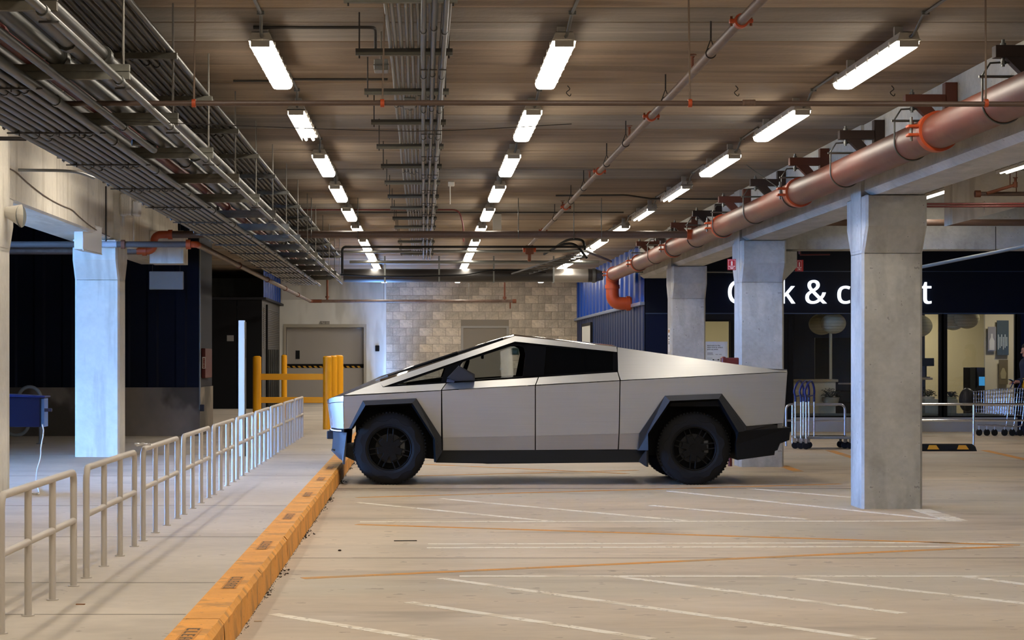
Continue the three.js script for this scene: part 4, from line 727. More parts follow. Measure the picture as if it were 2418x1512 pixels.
// ------------------------------------------------------------------ the stainless pickup truck
{
  const ZC = 24.2, WID = 2.03, MIDZ = -(ZC + WID / 2);
  const C = (px, py, w) => at(px, py, ZC + w);
  const truck = thing('pickup_truck', 'angular stainless steel pickup truck with black wheels, parked across the bays', 'truck', V(C(1300, 1146, 1).x, 0, MIDZ));
  const mirrorGeo = g => { const m = g.index ? g.toNonIndexed() : g.clone(); const p = m.attributes.position, n = m.attributes.normal, u = m.attributes.uv; for (let i = 0; i < p.count; i += 3) { const q = []; for (let k = 0; k < 3; k++) q.push([p.getX(i + k), p.getY(i + k), 2 * MIDZ - p.getZ(i + k), n.getX(i + k), n.getY(i + k), -n.getZ(i + k), u.getX(i + k), u.getY(i + k)]); [q[0], q[2], q[1]].forEach((v, k) => { p.setXYZ(i + k, v[0], v[1], v[2]); n.setXYZ(i + k, v[3], v[4], v[5]); u.setXY(i + k, v[6], v[7]); }); } return m; };
  const both = (name, geo, mat, label) => { const g = merge(Array.isArray(geo) ? geo : [geo]); const m = mirrorGeo(g); const a = part(truck, name, g, mat, label); part(truck, name, m, mat); return a; };
  // facets of the flank: everything above the shoulder crease lies in one plane, the doors below lean in
  const N = C(810, 935, 0.0), A = C(1216, 794, 0.42), Tt = C(1858, 878, 0.0);
  const triN = V().crossVectors(A.clone().sub(N), Tt.clone().sub(N)).normalize();
  const up = (px, py) => { const d = at(px, py, 1).sub(V(0, EYE, 0)), k = N.clone().sub(V(0, EYE, 0)).dot(triN) / d.dot(triN); return V(0, EYE, 0).addScaledVector(d, k); };
  const crease = px => 935 - (px - 810) * 57 / 1048, low = px => 1034 - (px - 1048) * 0.0218;
  const dn = (px, py) => { const t = (py - crease(px)) / (low(px) - crease(px)); return C(px, py, t <= 1 ? 0.045 * Math.max(t, 0) : 0.045 + 0.05 * (py - low(px)) / 32); };
  const sl = (poly, map, t = 0.02) => slab3(poly.map(p => map(...p)), V(0, 0, -t));
  const steelUV = g => { g = merge([g]); const p = g.attributes.position, u = g.attributes.uv; for (let i = 0; i < p.count; i++) u.setXY(i, p.getX(i), p.getY(i)); return g; };
  const S = (...list) => merge(list.map(steelUV));
  both('front_fender', S(
    sl([[811, 936], [1041.5, 923.4], [1041.5, 1032], [983, 941], [857, 946.5], [824, 1012], [812, 1013.5]], dn),
    sl([[812, 933.4], [896.5, 902.5], [904, 914.8], [1052.5, 905.4], [1041, 921.6]], up)), M.steel);
  both('front_door', S(sl([[1044, 923], [1262.8, 911.2], [1262.8, low(1262)], [1045.6, low(1045)]], dn), sl([[1045.6, low(1045) + 0.3], [1262.8, low(1262) + 0.3], [1262.8, 1063], [1046, 1064]], dn), sl([[1055, 905.3], [1270.2, 891.6], [1263.5, 909.2], [1044, 921]], up)), M.steel);
  both('rear_door', S(sl([[1265.2, 911.1], [1463, 900.2], [1460.8, low(1461)], [1265.2, low(1265)]], dn), sl([[1265.2, low(1265) + 0.3], [1460.8, low(1461) + 0.3], [1458.8, 1061.5], [1265.2, 1063]], dn), sl([[1272.6, 891.4], [1457.8, 879.2], [1463, 898.3], [1266, 909]], up)), M.steel);
  both('bed_side', S(sl([[1465.4, 900], [1857.5, 879.2], [1849, 999.5], [1763, 1007], [1705, 931], [1570, 935.5], [1511, 1023.5], [1463.2, low(1463)]], dn), sl([[1463, low(1463) + 0.3], [1511, 1023.8], [1508, 1062], [1461.2, 1061.6]], dn), sl([[1458.2, 820.3], [1857.5, 877.8], [1466, 898], [1459.6, 878.5]], up)), M.steel);
  both('roof_rail', S(sl([[895, 903], [1216, 793.7], [1456, 819.6], [1457.4, 831.5], [1216, 806.8], [905, 913.6]], up, 0.03)), M.steel);
  // windows: frames and panes set into the same plane
  const inn = (px, py) => up(px, py).add(V(0, 0, -0.012));
  both('window_frame', merge([
    sl([[905, 913.8], [1216, 806.6], [1216, 812], [930, 911.6]], inn, 0.02), sl([[1216, 806.6], [1456, 831.4], [1456, 834], [1216, 813]], inn, 0.02),
    sl([[905, 914.4], [1457, 879.6], [1457, 874.5], [905, 911.5]], inn, 0.02),
    sl([[1040, 905.2], [1053, 866], [1086, 851], [1097, 851], [1088, 862], [1080, 903]], inn, 0.03),
    sl([[1232, 812], [1290, 816], [1284, 890], [1234, 892], [1241, 838], [1238, 824]], inn, 0.03),
    sl([[1448, 829], [1457, 831], [1458, 880], [1448, 880]], inn, 0.02), sl([[1216, 806.8], [1240, 810], [1238, 822], [1226, 817], [1210, 817], [1090, 856], [1086, 851]], inn, 0.02)]), dull(0x030304, 0.7, 0.1));
  both('quarter_glass', sl([[930, 911], [1052, 868], [1040, 905]], (x, y) => up(x, y).add(V(0, 0, -0.03)), 0.004), M.carGlass);
  both('front_window', sl([[1080, 903], [1094, 852], [1210, 815], [1236, 820], [1240, 838], [1235, 893]], (x, y) => up(x, y).add(V(0, 0, -0.03)), 0.004), M.carGlass);
  both('rear_window', sl([[1286, 815], [1450, 832], [1450, 878], [1284, 889]], (x, y) => up(x, y).add(V(0, 0, -0.02)), 0.006), M.privacy);
  // inner shell below the belt, with the wheel wells left open; a narrower block closes the wells
  const core = (poly, w0, w1) => slab3(poly.map(([x, y]) => C(x, y, w0)), V(0, 0, -(w1 - w0)));
  part(truck, 'body_shell', merge([core([[816, 942], [1850, 888], [1842, 996], [1763, 1004], [1699, 944], [1580, 949], [1530, 1027], [1530, 1060], [1030, 1060], [1027, 1039], [976, 954], [861, 959], [830, 1008], [818, 1008]], 0.13, WID - 0.13)]), M.black);
  part(truck, 'wheel_well', merge([core([[840, 950], [1840, 905], [1800, 1060], [1700, 1075], [1560, 1075], [1030, 1085], [860, 1070], [840, 1020]], 0.5, WID - 0.5), core([[1463, 884], [1850, 884], [1840, 960], [1463, 960]], 0.07, WID - 0.07)]), M.black);
  both('arch_trim', slab3([[824, 1013, -0.0], [857, 946.5, -0.0], [983, 941, -0.0], [1042, 1033, -0.0], [1043.5, 1068, 0.0], [1029.5, 1092, -0.02], [1027, 1037, -0.06], [974, 952.5, -0.06], [863, 957.5, -0.06], [829.5, 1013, -0.06]].map(p => C(...p)), V(0, 0, -0.12)), M.trim);
  both('arch_trim', slab3([[1510, 1024, 0], [1570.4, 934.8, 0], [1704.6, 930, 0], [1762, 1006, 0], [1762.5, 1018, 0], [1744, 1021, -0.06], [1697, 942.3, -0.06], [1582, 947.2, -0.06], [1530, 1024.5, -0.06], [1530.5, 1064, -0.06], [1507, 1064, 0]].map(p => C(...p)), V(0, 0, -0.12)), M.trim);
  both('arch_lip', slab3([[829.5, 1013, -0.06], [863, 957.5, -0.06], [974, 952.5, -0.06], [1027, 1037, -0.06], [1029.5, 1092, -0.02], [1025, 1092, 0.05], [1022, 1037, 0.05], [971, 957, 0.05], [866, 962, 0.05], [834, 1013, 0.05]].map(p => C(...p)), V(0, 0, -0.3)), M.sill);
  both('arch_lip', slab3([[1530.5, 1064, -0.06], [1530, 1024.5, -0.06], [1582, 947.2, -0.06], [1697, 942.3, -0.06], [1744, 1021, -0.06], [1740, 1040, 0.02], [1736, 1022, 0.05], [1694, 947, 0.05], [1585, 952, 0.05], [1535, 1026, 0.05], [1535, 1064, 0.05]].map(p => C(...p)), V(0, 0, -0.3)), M.sill);
  both('mud_flap', slab3([[1508, 1090, 0.03], [1527, 1064, 0.0], [1531, 1064, 0.02], [1531, 1103, 0.04], [1527, 1103, 0.02]].map(p => C(...p)), V(0, 0, -0.22)), M.trim);
  both('sill', slab3([[1029, 1064, 0.1], [1526, 1063, 0.1], [1526, 1092, 0.06], [1150, 1096, 0.06], [1140, 1095, 0.06], [1029, 1093, 0.06]].map(p => C(...p)), V(0, 0, -0.5)), M.sill);
  part(truck, 'underbody', core([[1040, 1060], [1520, 1058], [1500, 1078], [1060, 1080]], 0.3, WID - 0.3), M.black);
  // hood, windscreen, roof and bed cover: sheets stretched between the two flanks
  const far = p => V(p.x, p.y, 2 * MIDZ - p.z);
  const across = (p, u, crown, fwd = 0, slope = 0) => { const q = far(p), k = 4 * u * (1 - u), f = fwd * Math.pow(k, 0.55); return V(p.x + (q.x - p.x) * u - f, p.y + (q.y - p.y) * u + crown * k - f * slope, p.z + (q.z - p.z) * u); };
  const sheet = (edge, crown, fwd = () => 0, n = 24, slope = 0.34) => grid(edge.map((p, i) => { const r = []; for (let j = 0; j <= n; j++) r.push(across(p, j / n, crown(i / (edge.length - 1)), fwd(i / (edge.length - 1)), slope)); return r; }));
  const lerpUp = (a, b, n) => { const r = []; for (let i = 0; i <= n; i++) r.push(up(a[0] + (b[0] - a[0]) * i / n, a[1] + (b[1] - a[1]) * i / n)); return r; };
  const cowl = [897, 902.3];
  part(truck, 'hood', steelUV(sheet(lerpUp([810.5, 934.4], cowl, 8), t => 0.012 + 0.055 * t, t => 0.235 * (1 - t) ** 1.5).toNonIndexed()), std({ map: T.steel, roughness: 0.26, metalness: 0.92, color: 0xc9cacc }));
  part(truck, 'windscreen', sheet(lerpUp(cowl, [1214, 794.4], 8), t => 0.067 - 0.03 * t).toNonIndexed(), M.privacy);
  part(truck, 'roof_glass', sheet(lerpUp([1216, 794], [1456, 819.6], 4), () => 0.03).toNonIndexed(), M.privacy);
  part(truck, 'bed_cover', sheet(lerpUp([1458, 820.1], [1857, 877.8], 6), () => 0.006).toNonIndexed(), M.trim);
  const wp = (px, py, dy, w) => C(px, py, w).add(V(0, dy, 0));
  part(truck, 'wiper', [sweep([wp(897, 897, 0.0, 0.42), wp(985, 865, 0.0, 0.46), wp(1080, 833, 0.0, 0.5)], 0.017, 8), sweep([wp(960, 878, 0.01, 0.47), wp(1078, 836, 0.0, 0.5), wp(1188, 799.5, 0.0, 0.52)], 0.013, 8)], M.black);
  part(truck, 'wiper_pivot', sweep([wp(888, 901, 0, 0.4), wp(916, 889, 0, 0.42)], 0.02, 8), hex(0x55616e, 0.4));
  // nose: light bar, steel face and lamp strip, all bowed forward in the middle
  const bow = (rows, n = 24) => grid(rows.map(([px, py, w, f]) => { const r = []; for (let j = 0; j <= n; j++) r.push(across(C(px, py, w), j / n, 0, f, 0)); return r; }));
  const bowDrop = (rows, n = 24) => grid(rows.map(([px, py, w, f, d]) => { const r = []; for (let j = 0; j <= n; j++) { const q = across(C(px, py, w), j / n, 0, f, 0); q.y -= (d || 0) * 4 * (j / n) * (1 - j / n); r.push(q); } return r; }));
  part(truck, 'light_bar', bowDrop([[810.5, 935.5, 0.0, 0.235, 0.066], [810, 949, 0.0, 0.235, 0.036]]).toNonIndexed(), new THREE.MeshPhysicalMaterial({ color: 0xe9edf2, roughness: 0.15, clearcoat: 1 }));
  part(truck, 'nose_panel', bowDrop([[810, 950.5, 0.004, 0.228, 0.036], [811.5, 1013, 0.02, 0.2, 0.0]]).toNonIndexed(), new THREE.MeshPhysicalMaterial({ color: 0xe6e8ec, roughness: 0.22, metalness: 0.25, clearcoat: 1 }), 'bright pale nose panel');
  part(truck, 'lamp_strip', bowDrop([[812, 1013.5, 0.06, 0.19], [812, 1022, 0.06, 0.19]]).toNonIndexed(), M.black);
  part(truck, 'running_light', bowDrop([[806, 1016.5, 0.055, 0.17], [806, 1019, 0.055, 0.17]]).toNonIndexed(), std({ color: 0xffffff, emissive: 0xdfeaff, emissiveIntensity: 0.8 }));
  part(truck, 'front_bumper', [bowDrop([[815, 1021.5, 0.12, 0.2], [818.5, 1022, 0.03, 0.21], [817.5, 1040, 0.03, 0.2], [812, 1066, 0.06, 0.18], [808, 1070, 0.07, 0.17], [809, 1086, 0.1, 0.08], [812, 1090, 0.3, 0.02]]).toNonIndexed(), ...[0, 1].map(k => { const g = slab3([[806, 1066, 0.05], [818.5, 1022, 0.0], [819.5, 1022, 0.03], [814, 1097, 0.05], [809.5, 1097, 0.05]].map(p => C(...p)), V(0, 0, -0.06)); return k ? mirrorGeo(g) : g; })], hex(0x3c4046, 0.5));
  const nx = across(C(818.5, 1022, 0.03), 0.5, 0, 0.22).x;
  for (const s of [0.33, 0.67]) { const z = -(ZC + WID * s); part(truck, 'tow_hook', rbx(nx - 0.045, nx + 0.06, C(760, 1038, 0.5).y, C(760, 1019, 0.5).y, z - 0.05, z + 0.05, 0.012), M.trim); }
  part(truck, 'skid_plate', slab3([V(nx + 0.03, 0.41, -(ZC + 0.3)), V(nx + 0.3, 0.28, -(ZC + 0.25)), V(nx + 0.5, 0.28, -(ZC + 0.25)), V(nx + 0.3, 0.45, -(ZC + 0.3))], V(0, 0, -(WID - 0.6))), M.trim);
  // tail
  part(truck, 'tailgate', steelUV(slab3([[1851, 882, 0.02], [1858.6, 876, 0.02], [1859, 880, 0.02], [1850.6, 999.5, 0.05], [1843, 999.5, 0.05]].map(p => C(...p)), V(0, 0, -(WID - 0.07)))), M.steel);
  part(truck, 'tailgate_lip', slab3([[1858.2, 872.5, 0.1], [1859.6, 872.5, 0.1], [1859.4, 886, 0.1], [1857.5, 886, 0.1]].map(p => C(...p)), V(0, 0, -(WID - 0.2))), M.trim);
  part(truck, 'rear_bumper', slab3([[1743, 1021, -0.015], [1762, 1017, -0.015], [1866.5, 1010, 0.02], [1864, 1039.5, 0.02], [1842, 1048, 0.01], [1836, 1063.5, 0.02], [1830, 1065.5, 0.02], [1828.5, 1075, 0.02], [1741, 1087, 0.0], [1738, 1050, 0.0]].map(p => C(...p)), V(0, 0, -(WID + 0.0))), M.sill);
  part(truck, 'bumper_step', slab3([[1763, 1008, 0.02], [1822, 1002.5, 0.02], [1835, 1005, 0.03], [1835, 1014, 0.03], [1763, 1018, 0.02]].map(p => C(...p)), V(0, 0, -(WID - 0.06))), hex(0x120d0b, 0.4));
  part(truck, 'number_plate_recess', slab3([[1836, 1002, 0.08], [1848, 1000, 0.08], [1848, 1011, 0.08], [1836, 1012, 0.08]].map(p => C(...p)), V(0, 0, -(WID - 0.16))), hex(0x8b8b8b, 0.5));
  // mirrors
  both('side_mirror', merge([slab3([[1056, 893, 0], [1084, 864, 0], [1121, 884, 0], [1121.5, 899.5, 0], [1076, 901, 0]].map(([x, y]) => C(x, y, -0.04)), V(0, 0, -0.2)), slab3([[1059, 891, 0], [1085, 868, 0], [1117, 886, 0], [1117, 897, 0], [1076, 898, 0]].map(([x, y]) => C(x, y, -0.08)), V(0, 0, -0.05))]), M.trim);
  both('mirror_arm', slab3([[1054, 903, 0.0], [1056, 895, 0.0], [1075, 898, 0.0], [1072, 904, 0.0]].map(([x, y]) => C(x, y, 0.02)), V(0, 0, -0.2)), hex(0x3a4250, 0.45));
  // cabin
  const cz = s => -(ZC + WID * s), px = (x, s) => C(x, 845, WID * s).x, py = (y, s) => C(900, y, WID * s).y;
  part(truck, 'dashboard', slab3([V(px(960, 0.3), py(905, 0.3), cz(0.2)), V(px(1075, 0.3), py(888, 0.3), cz(0.2)), V(px(1085, 0.3), py(930, 0.3), cz(0.2)), V(px(960, 0.3), py(930, 0.3), cz(0.2))], V(0, 0, -WID * 0.6)), M.black);
  part(truck, 'steering_yoke', [new THREE.TorusGeometry(0.15, 0.016, 8, 24).scale(1, 0.8, 1).rotateY(Math.PI / 2 - 0.1).rotateZ(-0.35).translate(px(1098, 0.33), py(872, 0.33), cz(0.33)), rbx(px(1096, 0.33), px(1103, 0.33), py(880, 0.33), py(866, 0.33), cz(0.28), cz(0.38), 0.01)], M.black);
  part(truck, 'rear_view_mirror', [rbx(px(1136, 0.5), px(1142, 0.5), py(848, 0.5), py(838, 0.5), cz(0.45), cz(0.55), 0.01), cyl(V(px(1130, 0.5), py(826, 0.5), cz(0.5)), V(px(1138, 0.5), py(842, 0.5), cz(0.5)), 0.01, 6)], M.black);
  for (const s of [0.3, 0.7]) { part(truck, 'front_seat', [rbx(px(1248, s), px(1276, s), py(930, s), py(868, s), cz(s - 0.1), cz(s + 0.1), 0.03), rbx(px(1252, s), px(1272, s), py(864, s), py(838, s), cz(s - 0.06), cz(s + 0.06), 0.03)], M.charcoal); }
  part(truck, 'rear_bench', rbx(px(1400, 0.5), px(1440, 0.5), py(930, 0.5), py(850, 0.5), cz(0.2), cz(0.8), 0.03), M.black);
  part(truck, 'rear_bulkhead', slab3([V(px(1462, 0.3), py(832, 0.3), cz(0.2)), V(px(1466, 0.3), py(832, 0.3), cz(0.2)), V(px(1466, 0.3), py(930, 0.3), cz(0.2)), V(px(1462, 0.3), py(930, 0.3), cz(0.2))], V(0, 0, -WID * 0.6)), M.black);
  // wheels
  const RT = 0.437, TW = 0.285, RR = 0.262;
  const prof = [[RR - 0.004, 0.02], [RR + 0.012, 0.004], [RR + 0.05, 0.0], [RR + 0.095, 0.004], [RT - 0.045, 0.016], [RT - 0.016, 0.03], [RT - 0.004, 0.05], [RT, 0.075], [RT, TW - 0.075], [RT - 0.004, TW - 0.05], [RT - 0.045, TW - 0.016], [RR + 0.05, TW], [RR, TW - 0.02]].map(([r, y]) => new THREE.Vector2(r, y - TW / 2));
  const tyreG = new THREE.LatheGeometry(prof, 72).rotateX(-Math.PI / 2);   // outer face towards +z
  const lugs = []; for (let i = 0; i < 66; i++) { const a = i / 66 * 2 * Math.PI; for (const s of [-1, 1]) lugs.push(new THREE.BoxGeometry(0.02, 0.016, 0.05).rotateX(s * -0.3).translate(0, RT - 0.012, s * (TW / 2 - 0.05)).rotateZ(a + (s > 0 ? 0 : 0.045))); }
  const lugG = merge(lugs);
  const ringShape = (ro, ri, n, k) => { const s = new THREE.Shape(); for (let i = 0; i <= n * 4; i++) { const a = i / (n * 4) * 2 * Math.PI, r = [ro, ro, ri, ri][i % 4]; i ? s.lineTo(Math.cos(a) * r, Math.sin(a) * r) : s.moveTo(r, 0); } const h = new THREE.Path(); h.absarc(0, 0, k, 0, 2 * Math.PI, true); s.holes.push(h); return s; };
  const sideG = new THREE.ExtrudeGeometry(ringShape(RR + 0.105, RR + 0.07, 9, RR + 0.03), { depth: 0.007, bevelEnabled: true, bevelSize: 0.003, bevelThickness: 0.003, bevelSegments: 1, curveSegments: 40 }).translate(0, 0, TW / 2 - 0.006);
  const rimG = new THREE.LatheGeometry([[RR, -0.1], [RR, 0.03], [RR - 0.006, 0.036], [RR - 0.016, 0.03], [RR - 0.02, -0.1]].map(p => new THREE.Vector2(...p)), 64).rotateX(Math.PI / 2).translate(0, 0, TW / 2 - 0.045);
  const discG = merge([cyl(V(0, 0, 0), V(0, 0, 0.03), 0.175, 40), cyl(V(0, 0, -0.02), V(0, 0, 0.05), 0.08, 24)]);
  const hub = new THREE.Shape(); for (let i = 0; i < 7; i++) { const b = i / 7 * 2 * Math.PI, pt = (a, r) => [Math.cos(b + a) * r, Math.sin(b + a) * r]; for (const [a, r] of [[-0.449, 0.085], [-0.30, 0.118], [-0.24, 0.15], [0.24, 0.15], [0.30, 0.118]]) { const q = pt(a, r); (i || a > -0.449) ? hub.lineTo(...q) : hub.moveTo(...q); } }
  const hubG = new THREE.ExtrudeGeometry(hub, { depth: 0.02, bevelEnabled: true, bevelSize: 0.006, bevelThickness: 0.006, bevelSegments: 2 });
  const spA = new RoundedBoxGeometry(0.13, 0.016, 0.024, 2, 0.005).translate(0.19, 0.031, 0.004), spB = new RoundedBoxGeometry(0.13, 0.016, 0.024, 2, 0.005).translate(0.19, -0.031, 0.004);
  const capG = merge([cyl(V(0, 0, 0.02), V(0, 0, 0.034), 0.058, 32), cyl(V(0, 0, 0.03), V(0, 0, 0.04), 0.024, 20)]), barrelG = new THREE.CylinderGeometry(RR - 0.012, RR - 0.02, 0.2, 48, 1, true).rotateX(Math.PI / 2), backG = new THREE.CircleGeometry(RR - 0.01, 40).rotateY(0);
  const wheel = (x, w, side, turn) => {
    const g = new THREE.Group(); g.name = 'wheel'; g.position.set(x, RT - 0.004, -(ZC + w)).sub(truck.position); if (side < 0) g.rotation.y = Math.PI; truck.add(g);
    const add = (n, geo, m, z = 0, rz = 0) => { const o = shadows(new THREE.Mesh(geo, m)); o.name = n; o.position.z = z; o.rotation.z = rz; g.add(o); return o; };
    add('tyre', tyreG, M.rubber); add('tread', lugG, M.rubber); add('sidewall_pattern', sideG, M.rubber, 0, turn); add('rim', rimG, M.cover); add('rim_barrel', barrelG, M.black); add('rim_back', backG, M.black, -0.06);
    add('brake_disc', discG, hex(0x2c2d2f, 0.45, 0.5), TW / 2 - 0.14); add('wheel_cover', hubG, M.cover, TW / 2 - 0.055, turn); for (let i = 0; i < 7; i++) for (const q of [spA, spB]) add('spoke', q, M.cover, TW / 2 - 0.055, turn + i / 7 * 2 * Math.PI); add('hub_cap', capG, M.cover, TW / 2 - 0.055);
    const cal = add('brake_caliper', new RoundedBoxGeometry(0.07, 0.16, 0.06, 2, 0.015), hex(0x55575a, 0.4, 0.4)); cal.position.set(0.15 * side, 0.02, TW / 2 - 0.12);
  };
  const xf = C(920.3, 845, 0.05).x, xr = C(1640, 845, 0.05).x;
  wheel(xf, 0.05 + TW / 2, 1, 0.62); wheel(xr, 0.05 + TW / 2, 1, 0.15); wheel(xf, WID - 0.05 - TW / 2, -1, 0.3); wheel(xr, WID - 0.05 - TW / 2, -1, 0.5);
  part(truck, 'axle', [cyl(V(xf, RT, -(ZC + 0.25)), V(xf, RT, -(ZC + WID - 0.25)), 0.05, 12), cyl(V(xr, RT, -(ZC + 0.25)), V(xr, RT, -(ZC + WID - 0.25)), 0.05, 12)], M.black);
}

// ------------------------------------------------------------------ railings along the path
{
  const X = -2.05, r = 0.0205, top = 0.85, mid = 0.565, posts = [0, 0.68, 1.37, 2.05];
  const mk = () => {
    const g = new THREE.Group();
    const add = (n, geo) => { const o = shadows(new THREE.Mesh(geo, M.rail)); o.name = n; g.add(o); };
    add('top_rail', bent([V(0, 0, 0), V(0, top - PATH, 0), V(0, top - PATH, -2.05), V(0, 0, -2.05)], r, 0.07, 14));
    add('mid_rail', cyl(V(0, mid - PATH, 0), V(0, mid - PATH, -2.05), r * 0.95, 12));
    for (const p of posts.slice(1, 3)) add('post', cyl(V(0, 0, -p), V(0, top - PATH - 0.005, -p), r * 0.95, 12));
    for (const p of posts) add('foot_plate', cyl(V(0, 0, -p), V(0, 0.006, -p), 0.034, 12));
    return g;
  };
  const proto = mk();
  const where = ['at the left picture edge', 'whole railing nearest to the camera', 'with a paper scrap on its near corner', 'beside the second kerb stencil', 'fifth railing along the path', 'sixth railing along the path', 'seventh railing along the path', 'eighth railing, before the yellow barrier', 'last but one railing before the truck nose', 'last railing, ending at the truck nose'];
  for (let i = -1; i < 10; i++) {
    const g = i < 0 ? proto : proto.clone(); g.name = numbered('railing'); g.position.set(X, PATH, -(9.86 + 2.5 * i)); scene.add(g);
    tagIt(g, i < 0 ? 'painted tube railing just before the picture' : `off-white tube railing, ${where[i]}`, 'railing', 'railings along the footpath');
  }
  // paper scrap
  const p = V(X, top + 0.02, -(9.86 + 2.5 * 2) + 0.03), rows = []; for (let i = 0; i < 5; i++) { const r = []; for (let j = 0; j < 5; j++) r.push(V(p.x - 0.05 + i * 0.028, p.y + Math.abs(Math.sin(i * 1.9 + j)) * 0.018 + j * 0.004, p.z - 0.06 + j * 0.03)); rows.push(r); }
  solo('paper_scrap', merge([grid(rows, false), grid(rows.map(r => r.map(q => q.clone().add(V(0, -0.003, 0)))).map(r => r.reverse()), false)]), hex(0xdfe2e8, 0.8), 'crumpled white paper scrap caught on a railing corner', 'litter');
}
// ------------------------------------------------------------------ yellow guard barrier
{
  const z = 38, t = thing('guard_barrier', 'yellow steel guard barrier in front of the roller door', 'barrier', V(-2.4, PATH, -41));
  const post = (px, zz, w, topY, flat) => { const x = at(px, 0, zz).x; part(t, 'post', [cyl(V(x, PATH, -zz), V(x, topY - 0.02, -zz), w / 2, 20), cyl(V(x, topY - 0.02, -zz), V(x, topY, -zz), w / 2, 20, w / 2 - 0.03)], M.yellow); return x; };
  const a = post(607, z, 0.16, at(0, 841, z).y), b = post(773, z, 0.165, at(0, 841, z).y);
  post(671, 45.2, 0.125, at(0, 838, 45.2).y); post(787, 40.4, 0.16, at(0, 840, 40.4).y); post(800, 42.9, 0.19, at(0, 839, 42.9).y);
  for (const [y0, y1] of [[883, 897.5], [938, 952]]) part(t, 'rail', rbx(a, b - 0.07, at(0, y1, z).y, at(0, y0, z).y, -z - 0.03, -z + 0.03, 0.012), M.yellow);
}
// tall white post catching the daylight
{ const z = 27.6, a = at(563, 757, z), b = at(580, 757, z); const t = thing('height_post', 'tall narrow white post behind the railings', 'post', V((a.x + b.x) / 2, PATH, -z)); part(t, 'post', muv(rbx(a.x, b.x - 0.015, PATH, a.y, -z - 0.1, -z, 0.004)), std({ map: T.plaster, roughness: 0.6, color: 0xffffff })); part(t, 'channel_strip', bx(b.x - 0.014, b.x, PATH, a.y - 0.02, -z - 0.08, -z - 0.02), M.galv); part(t, 'label_strip', bx(b.x, b.x + 0.003, at(0, 845, z).y, at(0, 800, z).y, -z - 0.07, -z - 0.03), M.charcoalMid); }

